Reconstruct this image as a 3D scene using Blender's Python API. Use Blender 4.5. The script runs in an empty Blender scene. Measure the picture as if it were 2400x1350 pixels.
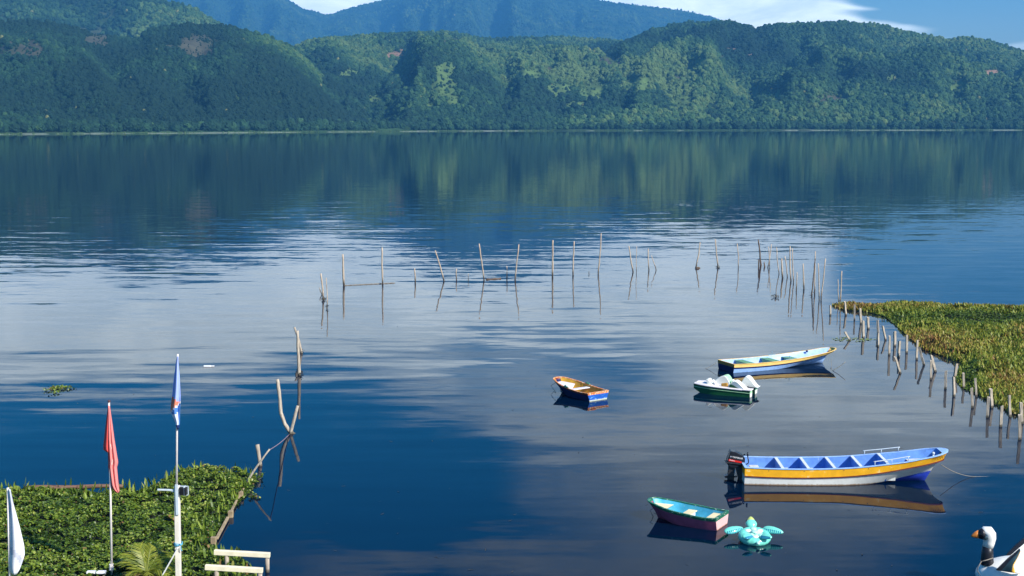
import bpy, math, random
import numpy as np
from mathutils import Vector, Matrix, Euler

random.seed(7)
RNG = np.random.default_rng(7)
R = math.radians
scene = bpy.context.scene
COL = scene.collection

# ------------------------------------------------------------------ camera, world, sun, exposure
F = 3300.0            # focal length in photograph pixels (2400 wide)
YH = 285.0            # true horizon row
CAM_H = 12.0
PITCH = math.atan((675.0 - YH) / F)
cam_d = bpy.data.cameras.new('camera')
cam_d.sensor_width = 36.0
cam_d.lens = 36.0 * F / 2400.0
cam_d.clip_start = 0.5
cam_d.clip_end = 40000.0
cam = bpy.data.objects.new('camera', cam_d)
cam.location = (0, 0, CAM_H)
cam.rotation_euler = (math.pi / 2 - PITCH, 0, 0)
COL.objects.link(cam)
scene.camera = cam

SUN_EL, SUN_AZ = R(39), R(130)      # azimuth clockwise from +Y
sd = Vector((math.sin(SUN_AZ) * math.cos(SUN_EL), math.cos(SUN_AZ) * math.cos(SUN_EL), math.sin(SUN_EL)))
sun_d = bpy.data.lights.new('sun', 'SUN')
sun_d.energy = 5.0
sun_d.angle = R(0.53)
sun_d.color = (1.0, 0.95, 0.87)
sun = bpy.data.objects.new('sun', sun_d)
sun.rotation_euler = sd.to_track_quat('Z', 'Y').to_euler()
sun.location = (40, -40, 60)
COL.objects.link(sun)

scene.view_settings.view_transform = 'Standard'
scene.view_settings.look = 'None'
scene.view_settings.gamma = 1.0
scene.view_settings.exposure = 0.5
scene.view_settings.use_curve_mapping = False
scene.cycles.use_denoising = True
scene.cycles.max_bounces = 8
scene.cycles.volume_bounces = 0


def ang(px, py):
    """azimuth (from +Y toward +X) and elevation of a photograph pixel"""
    x = (px - 1200) / F
    y = (675 - py) / F
    fy = math.cos(PITCH) + y * math.sin(PITCH)
    fz = -math.sin(PITCH) + y * math.cos(PITCH)
    return math.atan2(x, fy), math.atan2(fz, math.hypot(x, fy))


class NT:
    """small helper for node trees"""
    def __init__(s, tree):
        s.t = tree
        s.n = tree.nodes
        s.l = tree.links

    def node(s, typ, ins=None, **props):
        nd = s.n.new(typ)
        for k, v in props.items():
            setattr(nd, k, v)
        for k, v in (ins or {}).items():
            s.set(nd.inputs[k], v)
        return nd

    def set(s, sock, v):
        if isinstance(v, bpy.types.NodeSocket):
            s.l.new(v, sock)
        else:
            sock.default_value = v

    def math(s, op, a, b=None, c=None, clamp=False):
        nd = s.n.new('ShaderNodeMath')
        nd.operation = op
        nd.use_clamp = clamp
        for i, v in enumerate((a, b, c)):
            if v is not None:
                s.set(nd.inputs[i], v)
        return nd.outputs[0]

    def mix(s, fac, a, b):
        nd = s.n.new('ShaderNodeMix')
        nd.data_type = 'RGBA'
        s.set(nd.inputs[0], fac)
        s.set(nd.inputs[6], a if not isinstance(a, tuple) else (*a, 1)[:4])
        s.set(nd.inputs[7], b if not isinstance(b, tuple) else (*b, 1)[:4])
        return nd.outputs[2]

    def smooth(s, v, lo, hi, a=0.0, b=1.0):
        nd = s.n.new('ShaderNodeMapRange')
        nd.interpolation_type = 'SMOOTHSTEP'
        s.set(nd.inputs[0], v)
        for i, q in zip((1, 2, 3, 4), (lo, hi, a, b)):
            s.set(nd.inputs[i], q)
        return nd.outputs[0]

    def noise(s, vec, scale, detail=3.0, rough=0.5, dist=0.0):
        nd = s.n.new('ShaderNodeTexNoise')
        s.l.new(vec, nd.inputs['Vector'])
        nd.inputs['Scale'].default_value = scale
        nd.inputs['Detail'].default_value = detail
        nd.inputs['Roughness'].default_value = rough
        nd.inputs['Distortion'].default_value = dist
        return nd

    def mapping(s, vec, scale, loc=(0, 0, 0), rot=(0, 0, 0)):
        nd = s.n.new('ShaderNodeMapping')
        s.l.new(vec, nd.inputs[0])
        nd.inputs['Scale'].default_value = scale
        nd.inputs['Location'].default_value = loc
        nd.inputs['Rotation'].default_value = rot
        return nd.outputs[0]


def build_world():
    w = bpy.data.worlds.new('World')
    scene.world = w
    w.use_nodes = True
    nt = NT(w.node_tree)
    nt.n.clear()
    sky = nt.node('ShaderNodeTexSky', sky_type='NISHITA')
    sky.sun_disc = False
    sky.sun_elevation = SUN_EL
    sky.sun_rotation = SUN_AZ
    sky.air_density = 1.0
    sky.dust_density = 0.6
    sky.ozone_density = 2.5
    hs = nt.node('ShaderNodeHueSaturation', {'Saturation': SKY_SAT, 'Value': SKY_VAL, 'Color': sky.outputs[0]})
    tc = nt.node('ShaderNodeTexCoord')
    sep = nt.node('ShaderNodeSeparateXYZ', {0: tc.outputs['Generated']})
    x, y, z = sep.outputs
    az = nt.math('ARCTAN2', x, y)
    el = nt.math('ARCSINE', z)
    # large cloud banks of the day, each at its own azimuth and elevation
    comb = nt.node('ShaderNodeCombineXYZ', {0: az, 1: nt.math('MULTIPLY', el, 2.6), 2: 0.0})
    warp = nt.noise(comb.outputs[0], 7.0, 3.0, 0.55)
    wsep = nt.node('ShaderNodeSeparateColor', {0: warp.outputs['Color']})
    waz = nt.math('ADD', az, nt.math('MULTIPLY', nt.math('SUBTRACT', wsep.outputs[0], 0.5), 0.10))
    wel = nt.math('ADD', el, nt.math('MULTIPLY', nt.math('SUBTRACT', wsep.outputs[1], 0.5), 0.035))
    total = None
    for (px, py, rx, ry, wt) in CLOUDS:
        a0, e0 = ang(px, py)
        e0 = abs(e0)
        da = nt.math('MULTIPLY', nt.math('SUBTRACT', waz, a0), F / rx)
        de = nt.math('MULTIPLY', nt.math('SUBTRACT', wel, e0), F / ry)
        d2 = nt.math('ADD', nt.math('MULTIPLY', da, da), nt.math('MULTIPLY', de, de))
        g = nt.math('MULTIPLY', nt.math('EXPONENT', nt.math('MULTIPLY', d2, -1.0)), wt)
        total = g if total is None else nt.math('ADD', total, g)
    # everywhere else: the same broken cloud carries on over the whole sky
    plane = nt.node('ShaderNodeCombineXYZ', {0: nt.math('DIVIDE', x, nt.math('ADD', nt.math('MAXIMUM', z, 0.0), 0.12)),
                                            1: nt.math('DIVIDE', y, nt.math('ADD', nt.math('MAXIMUM', z, 0.0), 0.12)), 2: 3.7})
    broad = nt.noise(plane.outputs[0], 0.55, 5.0, 0.55)
    fine = nt.noise(nt.mapping(comb.outputs[0], (0.8, 1.25, 1)), 11.0, 6.0, 0.58, 0.3)
    dens = nt.math('ADD', total, nt.math('MULTIPLY', nt.math('SUBTRACT', fine.outputs[0], 0.5), 1.0))
    dens = nt.math('ADD', dens, nt.math('MULTIPLY', nt.math('SUBTRACT', broad.outputs[0], 0.54), 0.6))
    cov = nt.smooth(dens, -0.06, 0.82)
    shade = nt.noise(comb.outputs[0], 12.0, 6.0, 0.65, 0.5)
    ccol = nt.mix(nt.smooth(shade.outputs[0], 0.35, 0.65), CLOUD_DARK, CLOUD_LIGHT)
    lowfade = nt.smooth(el, 0.10, 0.30, 1.0, CLOUD_HIGH)          # higher, thinner cloud is greyer
    lowfade = nt.math('MULTIPLY', lowfade, nt.smooth(el, 0.055, 0.115, 0.80, 1.0))   # and the lowest sits behind more air
    cc = nt.node('ShaderNodeVectorMath', {0: ccol}, operation='SCALE')
    nt.l.new(lowfade, cc.inputs['Scale'])
    both = nt.mix(nt.math('MULTIPLY', cov, 0.92), hs.outputs[0], cc.outputs[0])
    bg = nt.node('ShaderNodeBackground', {'Color': both, 'Strength': 0.1})
    out = nt.node('ShaderNodeOutputWorld', {0: bg.outputs[0]})


# (px, py) where the bank shows, directly or mirrored in the lake; radii in photograph pixels
CLOUDS = [
    (850, 20, 600, 150, 1.5), (1560, 45, 360, 90, 1.1), (1830, 60, 170, 26, 0.8), (2030, 60, 230, 15, 0.85), (2180, 84, 170, 12, 0.7), (2380, 112, 130, 14, 0.8), (2000, 12, 120, 8, 0.45), (2330, 25, 260, 18, -0.25),
    (620, 700, 380, 110, 1.1), (1330, 690, 420, 75, 1.1), (200, 800, 420, 150, 1.0), (1760, 640, 260, 95, 0.95), (900, 760, 380, 80, 0.65), (1000, 960, 260, 50, -0.15), (100, 700, 300, 70, 0.5), (2080, 30, 340, 45, 0.40),
    (1640, 800, 230, 120, 0.45), (1020, 900, 300, 70, 0.30), (1260, 900, 110, 170, 0.25), (800, 1000, 160, 50, 0.15),
    (1980, 970, 480, 180, 0.78), (1600, 1080, 330, 190, 0.52), (1950, 1190, 480, 120, 0.55), (1500, 1320, 500, 80, 0.50),
    (950, 1330, 380, 50, 0.42), (1060, 560, 300, 80, -1.7), (2260, 590, 300, 120, -1.3), (850, 1150, 380, 110, -0.5), (1050, 1000, 260, 90, 0.22),
    (150, 1070, 420, 90, -0.7), (2340, 1240, 140, 120, -0.5), (1450, 880, 200, 80, -0.35), (300, 545, 420, 60, -0.5),
]
SKY_SAT, SKY_VAL = 1.75, 1.0
CLOUD_LIGHT = (23.0, 24.4, 22.6)
CLOUD_DARK = (16.0, 18.0, 17.6)
CLOUD_HIGH = 0.25
build_world()


# ------------------------------------------------------------------ pixel helpers: turn a photograph pixel into a place
def ray(px, py):
    x = (px - 1200) / F
    y = (675 - py) / F
    return Vector((x, math.cos(PITCH) + y * math.sin(PITCH), -math.sin(PITCH) + y * math.cos(PITCH)))


def at(px, py, z=0.0):
    d = ray(px, py)
    k = (z - CAM_H) / d.z
    return Vector((d.x * k, d.y * k, z))


def on(px, py, Y):
    d = ray(px, py)
    k = Y / d.y
    return Vector((d.x * k, Y, CAM_H + d.z * k))


def project(P):
    P = np.asarray(P, float)
    X, Y, Z = P[..., 0], P[..., 1], P[..., 2] - CAM_H
    dep = Y * math.cos(PITCH) - Z * math.sin(PITCH)
    up = Z * math.cos(PITCH) + Y * math.sin(PITCH)
    return 1200 + F * X / dep, 675 - F * up / dep


def hnoise(ix, iy, seed):
    h = (ix.astype(np.int64) * 374761393 + iy.astype(np.int64) * 668265263 + seed * 982451653) & 0xFFFFFFFF
    h = ((h ^ (h >> 13)) * 1274126177) & 0xFFFFFFFF
    return ((h ^ (h >> 16)) & 0xFFFF) / 65535.0


def vnoise(x, y, seed=0):
    x = np.asarray(x, float); y = np.asarray(y, float)
    ix, iy = np.floor(x), np.floor(y)
    fx, fy = x - ix, y - iy
    fx = fx * fx * (3 - 2 * fx); fy = fy * fy * (3 - 2 * fy)
    a = hnoise(ix, iy, seed); b = hnoise(ix + 1, iy, seed)
    c = hnoise(ix, iy + 1, seed); d = hnoise(ix + 1, iy + 1, seed)
    return (a * (1 - fx) + b * fx) * (1 - fy) + (c * (1 - fx) + d * fx) * fy


def fbm(x, y, seed=0, octv=4, gain=0.5):
    s, a, t = 0.0, 1.0, 0.0
    for o in range(octv):
        s = s + a * vnoise(np.asarray(x) * 2 ** o, np.asarray(y) * 2 ** o, seed + o * 17)
        t += a
        a *= gain
    return s / t


# ------------------------------------------------------------------ mesh helpers
class MB:
    def __init__(s):
        s.v, s.f, s.m = [], [], []

    def add(s, verts, faces, mi=0):
        b = len(s.v)
        s.v += [tuple(p) for p in verts]
        s.f += [tuple(b + i for i in fc) for fc in faces]
        s.m += [mi] * len(faces) if isinstance(mi, int) else list(mi)
        return s

    def box(s, c, size, rot=None, mi=0):
        c = Vector(c)
        M_ = Euler(rot).to_matrix() if rot else Matrix.Identity(3)
        hx, hy, hz = (q / 2 for q in size)
        vs = [c + M_ @ Vector((sx * hx, sy * hy, sz * hz)) for sx in (-1, 1) for sy in (-1, 1) for sz in (-1, 1)]
        s.add(vs, [(0, 1, 3, 2), (4, 6, 7, 5), (0, 4, 5, 1), (2, 3, 7, 6), (0, 2, 6, 4), (1, 5, 7, 3)], mi)
        return s

    def beam(s, a, b, w, h, mi=0, up=(0, 0, 1)):
        a, b = Vector(a), Vector(b)
        d = (b - a).normalized()
        side = d.cross(Vector(up))
        if side.length < 1e-4:
            side = d.cross(Vector((1, 0, 0)))
        side.normalize()
        u = side.cross(d).normalized()
        vs = [p + side * (sx * w / 2) + u * (sz * h / 2) for p in (a, b) for sx, sz in ((-1, -1), (1, -1), (1, 1), (-1, 1))]
        s.add(vs, [(3, 2, 1, 0), (4, 5, 6, 7), (0, 1, 5, 4), (1, 2, 6, 5), (2, 3, 7, 6), (3, 0, 4, 7)], mi)
        return s

    def tube(s, pts, rad, n=8, mi=0, cap=True, flat=1.0):
        pts = [Vector(p) for p in pts]
        rr = rad if isinstance(rad, (list, tuple)) else [rad] * len(pts)
        prev = None
        vs, fs = [], []
        for i, p in enumerate(pts):
            a = pts[max(i - 1, 0)]; b = pts[min(i + 1, len(pts) - 1)]
            d = (b - a).normalized()
            if prev is None:
                ref = Vector((0, 1, 0)) if abs(d.y) < 0.9 else Vector((1, 0, 0))
                u = d.cross(ref).normalized()
            else:
                u = (prev - d * prev.dot(d)).normalized()
            prev = u
            w = d.cross(u)
            for k in range(n):
                t = 2 * math.pi * k / n
                vs.append(p + (u * math.cos(t) + w * math.sin(t) * flat) * rr[i])
        for i in range(len(pts) - 1):
            for k in range(n):
                k2 = (k + 1) % n
                fs.append((i * n + k, i * n + k2, (i + 1) * n + k2, (i + 1) * n + k))
        if cap:
            fs.append(tuple(range(n))[::-1])
            fs.append(tuple((len(pts) - 1) * n + k for k in range(n)))
        s.add(vs, fs, mi)
        return s

    def grid(s, rows, mi=0, flip=False):
        n = len(rows[0])
        vs = [p for r in rows for p in r]
        fs, ms = [], []
        for i in range(len(rows) - 1):
            for j in range(n - 1):
                q = (i * n + j, i * n + j + 1, (i + 1) * n + j + 1, (i + 1) * n + j)
                fs.append(q[::-1] if flip else q)
                ms.append(mi(i, j) if callable(mi) else mi)
        s.add(vs, fs, ms)
        return s

    def ellipsoid(s, c, rad, rot=None, nu=20, nv=12, mi=0, shape=None):
        c = Vector(c)
        M_ = Euler(rot).to_matrix() if rot else Matrix.Identity(3)
        rows = []
        for i in range(nv + 1):
            th = math.pi * i / nv
            row = []
            for k in range(nu + 1):
                ph = 2 * math.pi * k / nu
                p = Vector((math.sin(th) * math.cos(ph), math.sin(th) * math.sin(ph), math.cos(th)))
                if shape:
                    p = Vector(shape(p))
                row.append(c + M_ @ Vector((p.x * rad[0], p.y * rad[1], p.z * rad[2])))
            rows.append(row)
        s.grid(rows, mi)
        return s

    def prism(s, poly, y0, y1, mi=0):
        """polygon in the xz plane, extruded along y"""
        n = len(poly)
        vs = [(x, y0, z) for x, z in poly] + [(x, y1, z) for x, z in poly]
        fs = [tuple(range(n)), tuple(range(2 * n - 1, n - 1, -1))]
        fs += [(i, i + n, (i + 1) % n + n, (i + 1) % n) for i in range(n)]
        s.add(vs, fs, mi)
        return s

    def sweep(s, path, w, h, mi=0, cap=True):
        """rectangular section swept along a path that is level enough to keep 'up' vertical"""
        path = [Vector(p) for p in path]
        rows = []
        for i, p in enumerate(path):
            d = path[min(i + 1, len(path) - 1)] - path[max(i - 1, 0)]
            side = Vector((d.y, -d.x, 0)).normalized()
            rows.append([p + side * (sx * w / 2) + Vector((0, 0, sz * h / 2)) for sx, sz in ((-1, -1), (1, -1), (1, 1), (-1, 1), (-1, -1))])
        s.grid(rows, mi)
        if cap:
            s.add(rows[0][:4], [(0, 1, 2, 3)], mi)
            s.add(rows[-1][:4], [(3, 2, 1, 0)], mi)
        return s

    def build(s, name, mats, parent=None, smooth=False, bevel=0.0, seg=2, weld=False):
        me = bpy.data.meshes.new(name)
        me.from_pydata(s.v, [], s.f)
        mats = mats if isinstance(mats, (list, tuple)) else [mats]
        for m_ in mats:
            me.materials.append(m_)
        me.polygons.foreach_set('material_index', s.m)
        if weld:
            import bmesh
            bm = bmesh.new(); bm.from_mesh(me)
            bmesh.ops.remove_doubles(bm, verts=bm.verts, dist=1e-4)
            bmesh.ops.recalc_face_normals(bm, faces=bm.faces)
            bm.to_mesh(me); bm.free()
        if smooth:
            me.polygons.foreach_set('use_smooth', [True] * len(me.polygons))
        me.update()
        o = bpy.data.objects.new(name, me)
        COL.objects.link(o)
        if parent:
            o.parent = parent
        if bevel:
            b = o.modifiers.new('bevel', 'BEVEL')
            b.width = bevel; b.segments = seg; b.limit_method = 'ANGLE'; b.angle_limit = R(35)
        return o


def tag(o, label, cat, group=None):
    o['label'] = label
    o['category'] = cat
    if group:
        o['group'] = group
    return o


def thing(name, label, cat, loc=(0, 0, 0), rz=0.0, group=None):
    o = bpy.data.objects.new(name, None)
    o.empty_display_size = 0.3
    COL.objects.link(o)
    o.location = loc
    o.rotation_euler = (0, 0, rz)
    return tag(o, label, cat, group)


def cr(ts, vs, t):
    """Catmull-Rom through (ts, vs)"""
    i = 0
    while i < len(ts) - 2 and t > ts[i + 1]:
        i += 1
    t0, t1 = ts[i], ts[i + 1]
    k = min(max((t - t0) / (t1 - t0), 0), 1)
    h = t1 - t0
    m0 = (vs[i + 1] - vs[i - 1]) / (ts[i + 1] - ts[i - 1]) if i > 0 else (vs[1] - vs[0]) / h
    m1 = (vs[i + 2] - vs[i]) / (ts[i + 2] - ts[i]) if i + 2 < len(ts) else (vs[i + 1] - vs[i]) / h
    return ((2 * k ** 3 - 3 * k ** 2 + 1) * vs[i] + (k ** 3 - 2 * k ** 2 + k) * h * m0
            + (-2 * k ** 3 + 3 * k ** 2) * vs[i + 1] + (k ** 3 - k ** 2) * h * m1)


# ------------------------------------------------------------------ materials
MATS = {}


def paint(name, col, rough=0.45, var=0.12, vscale=6.0, chip=None, chip_amt=0.0, chip_scale=14.0, dirt=None, dirt_z=None,
          bump=0.05, grain=None, spec=0.4):
    """painted or bare surface: mottled tint, optional chips showing another colour, optional grime below a height"""
    if name in MATS:
        return MATS[name]
    m = bpy.data.materials.new(name)
    m.use_nodes = True
    nt = NT(m.node_tree)
    bs = nt.n['Principled BSDF']
    tc = nt.node('ShaderNodeTexCoord')
    vec = tc.outputs['Object']
    gv = nt.mapping(vec, grain) if grain else vec
    n1 = nt.noise(gv, vscale, 5.0, 0.6)
    lo = tuple(c * (1 - var) for c in col)
    hi = tuple(min(c * (1 + var), 1) for c in col)
    c = nt.mix(nt.smooth(n1.outputs[0], 0.3, 0.7), lo, hi)
    if chip:
        n2 = nt.noise(vec, chip_scale, 6.0, 0.7)
        c = nt.mix(nt.smooth(n2.outputs[0], 0.70 - chip_amt, 0.74 - chip_amt), c, chip)
    if dirt:
        sp = nt.node('ShaderNodeSeparateXYZ', {0: vec})
        n3 = nt.noise(vec, 18.0, 4.0, 0.6)
        zz = nt.math('ADD', sp.outputs[2], nt.math('MULTIPLY', nt.math('SUBTRACT', n3.outputs[0], 0.5), dirt_z * 1.6))
        c = nt.mix(nt.smooth(zz, dirt_z * 0.3, dirt_z * 1.2, 0.9, 0.0), c, dirt)
    nt.l.new(c, bs.inputs['Base Color'])
    bs.inputs['Roughness'].default_value = rough
    bs.inputs['Specular IOR Level'].default_value = spec
    if bump:
        b = nt.node('ShaderNodeBump', {'Strength': bump, 'Distance': 0.02, 'Height': n1.outputs[0]})
        nt.l.new(b.outputs[0], bs.inputs['Normal'])
    MATS[name] = m
    return m


def leaf_mat(name, cols, rough=0.4, transl=0.25, spec=0.5):
    """foliage coloured by a per-leaf 'tint' value"""
    m = bpy.data.materials.new(name)
    m.use_nodes = True
    nt = NT(m.node_tree)
    bs = nt.n['Principled BSDF']
    at_ = nt.node('ShaderNodeAttribute', attribute_name='tint')
    ramp = nt.node('ShaderNodeValToRGB', {0: at_.outputs['Fac']})
    e = ramp.color_ramp.elements
    for i, (p, c) in enumerate(cols):
        if i < 2:
            e[i].position = p
            e[i].color = (*c, 1)
        else:
            q = e.new(p)
            q.color = (*c, 1)
    nt.l.new(ramp.outputs[0], bs.inputs['Base Color'])
    bs.inputs['Roughness'].default_value = rough
    bs.inputs['Specular IOR Level'].default_value = spec
    tr = nt.node('ShaderNodeBsdfTranslucent', {0: ramp.outputs[0]})
    mx = nt.node('ShaderNodeMixShader', {0: transl, 1: bs.outputs[0], 2: tr.outputs[0]})
    nt.l.new(mx.outputs[0], nt.n['Material Output'].inputs[0])
    return m


# ------------------------------------------------------------------ the lake
def build_water():
    m = bpy.data.materials.new('lake_water')
    m.use_nodes = True
    nt = NT(m.node_tree)
    bs = nt.n['Principled BSDF']
    geo = nt.node('ShaderNodeNewGeometry')
    pos = geo.outputs['Position']
    sp = nt.node('ShaderNodeSeparateXYZ', {0: pos})
    dist = sp.outputs[1]

    def slopes(scale, rot, detail, rough, loc=(0, 0, 0)):
        n = nt.noise(nt.mapping(pos, scale, loc, rot), 1.0, detail, rough)
        s_ = nt.node('ShaderNodeSeparateColor', {0: n.outputs['Color']})
        return [nt.math('SUBTRACT', s_.outputs[i], 0.5) for i in (0, 1)]
    # long gentle undulation, small wind ripples, and slow patches where the wind touches down
    s1 = slopes((0.14, 0.50, 1), (0, 0, R(5)), 2.0, 0.5)
    s2 = slopes((0.8, 2.4, 1), (0, 0, R(-8)), 3.0, 0.55, (13, 5, 0))
    s3 = slopes((0.055, 0.42, 1), (0, 0, R(-2)), 2.5, 0.6, (31, 17, 0))
    s4 = slopes((0.13, 0.85, 1), (0, 0, R(4)), 3.0, 0.55, (7, 41, 0))
    patch = nt.noise(nt.mapping(pos, (0.010, 0.030, 1)), 1.0, 3.0, 0.55)
    pt = nt.smooth(patch.outputs[0], 0.34, 0.62, 0.25, 1.0)
    streak = nt.noise(nt.mapping(pos, (0.03, 0.16, 1), (3, 9, 0)), 1.0, 3.0, 0.6)
    st = nt.smooth(streak.outputs[0], 0.40, 0.66)
    band = nt.math('MULTIPLY', nt.smooth(dist, 60, 125), nt.smooth(dist, 150, 300, 1.0, 0.10))
    side = nt.smooth(sp.outputs[0], -8, 8, 1.0, 0.0)               # the breeze reaches the left half of the bay
    near = nt.smooth(dist, 44, 78, 0.25, 1.0)
    near = nt.math('ADD', near, nt.math('MULTIPLY', side, nt.smooth(dist, 42, 80, 0.55, 0.0)))
    far = nt.smooth(dist, 130, 300, 1.0, 0.35)
    a1 = nt.math('MULTIPLY', nt.math('MULTIPLY', near, far), nt.math('ADD', nt.math('MULTIPLY', st, 0.045), 0.022))
    a2 = nt.math('ADD', nt.math('MULTIPLY', nt.math('MULTIPLY', band, pt), 0.030), nt.smooth(dist, 90, 320, 0.012, 0.040))
    a3 = nt.math('MULTIPLY', nt.math('MULTIPLY', band, pt), 0.048)
    sy = nt.math('ADD', nt.math('MULTIPLY', s1[0], a1), nt.math('MULTIPLY', s2[0], a2))
    sy = nt.math('ADD', sy, nt.math('MULTIPLY', s3[0], a3))
    a4 = nt.math('MULTIPLY', nt.smooth(dist, 36, 80, 0.026, 0.045), nt.smooth(dist, 110, 220, 1.0, 0.2))
    sy = nt.math('ADD', sy, nt.math('MULTIPLY', s4[0], a4))
    sx = nt.math('ADD', nt.math('MULTIPLY', s1[1], nt.math('MULTIPLY', a1, 0.35)), nt.math('MULTIPLY', s2[1], nt.math('MULTIPLY', a2, 0.14)))
    vec = nt.node('ShaderNodeCombineXYZ', {0: sx, 1: sy, 2: 1.0})
    nrm = nt.node('ShaderNodeVectorMath', {0: vec.outputs[0]}, operation='NORMALIZE')
    nt.l.new(nrm.outputs[0], bs.inputs['Normal'])
    bs.inputs['Base Color'].default_value = WATER_COL
    bs.inputs['Roughness'].default_value = 0.02
    bs.inputs['IOR'].default_value = 1.23
    bs.inputs['Specular Tint'].default_value = WATER_TINT
    mb = MB()
    xs = [-8900, -2500, -400, -60, 60, 400, 2500, 8900]
    ys = [-250, 10, 60, 200, 800, 3000, 11000]
    mb.grid([[(x, y, 0) for x in xs] for y in ys], flip=True)
    o = mb.build('lake_water', m)
    o['kind'] = 'structure'


WATER_COL = (0.0, 0.006, 0.022, 1)
WATER_TINT = (0.30, 0.60, 0.85, 1)
build_water()


# ------------------------------------------------------------------ hills, mountains and their forest
def interp(pts, u):
    xs = [p[0] for p in pts]; ys = [p[1] for p in pts]
    return np.interp(u, xs, ys)


def elev_z(py, Y):
    a = np.arctan((675 - np.asarray(py, float)) / F) - PITCH
    return CAM_H + Y * np.tan(a)


FIELDS = [  # px, py, rx, ry, kind : 1 pale green pasture, 2 bare brown earth, 3 dry heath
    (1040, 185, 36, 55, 1), (1062, 235, 30, 14, 1), (1250, 172, 32, 16, 1), (1500, 195, 48, 22, 1), (1385, 215, 52, 26, 1),
    (1310, 205, 40, 24, 1), (2090, 184, 22, 13, 1), (1150, 128, 34, 14, 1), (330, 92, 16, 10, 1), (1440, 150, 40, 20, 3),
    (455, 112, 62, 30, 3), (225, 100, 44, 30, 3), (60, 120, 60, 30, 3), (925, 130, 26, 9, 2), (1237, 132, 16, 5, 2), (1245, 154, 10, 3, 2),
    (1900, 155, 18, 6, 2), (1715, 118, 18, 8, 2), (1062, 99, 34, 8, 3), (1590, 185, 18, 10, 3), (940, 118, 8, 4, 2), (1280, 165, 18, 10, 3),
    (55, 58, 14, 6, 2), (1760, 130, 20, 3, 2), (1800, 220, 50, 20, 1), (1600, 235, 45, 18, 1), (1010, 250, 18, 10, 1), (1950, 230, 40, 14, 3), (1650, 150, 30, 12, 1), (2250, 200, 40, 14, 1), (1350, 245, 40, 12, 1), (820, 175, 30, 12, 1),
    (880, 235, 30, 12, 1), (1720, 190, 26, 10, 1), (2020, 140, 22, 8, 1), (1180, 255, 30, 10, 1), (1480, 140, 24, 10, 1), (2330, 170, 24, 9, 2),
]


def hill_mat(name, wood, pasture, earth, heath):
    m = bpy.data.materials.new(name)
    m.use_nodes = True
    nt = NT(m.node_tree)
    bs = nt.n['Principled BSDF']
    tc = nt.node('ShaderNodeTexCoord')
    n1 = nt.noise(tc.outputs['Object'], 0.05, 6.0, 0.65)
    n2 = nt.noise(tc.outputs['Object'], 0.009, 4.0, 0.6)
    base = nt.mix(nt.smooth(n1.outputs[0], 0.35, 0.65), tuple(c * 0.6 for c in wood), tuple(c * 1.4 for c in wood))
    base = nt.mix(nt.smooth(n2.outputs[0], 0.5, 0.7, 0, 0.5), base, tuple(c * 0.7 for c in heath))
    for nm, c in (('pasture', pasture), ('earth', earth), ('heath', heath)):
        a = nt.node('ShaderNodeAttribute', attribute_name=nm)
        cc = nt.mix(nt.smooth(n1.outputs[0], 0.3, 0.7), tuple(q * 0.75 for q in c), tuple(q * 1.25 for q in c))
        base = nt.mix(a.outputs['Fac'], base, cc)
    nt.l.new(base, bs.inputs['Base Color'])
    bs.inputs['Roughness'].default_value = 0.9
    bs.inputs['Specular IOR Level'].default_value = 0.1
    b = nt.node('ShaderNodeBump', {'Strength': 0.6, 'Distance': 4.0, 'Height': n1.outputs[0]})
    nt.l.new(b.outputs[0], bs.inputs['Normal'])
    return m


def fields_at(px, py, seed=0):
    out = {1: np.zeros_like(px), 2: np.zeros_like(px), 3: np.zeros_like(px)}
    wob = fbm(px / 26.0, py / 14.0, 91, 3) - 0.5
    for (cx, cy, rx, ry, k) in FIELDS:
        d = np.sqrt(((px - cx) / rx) ** 2 + ((py - cy) / ry) ** 2) + wob * 1.5
        out[k] = np.maximum(out[k], np.clip((1.10 - d) / 0.55, 0, 1))
    return out


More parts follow.
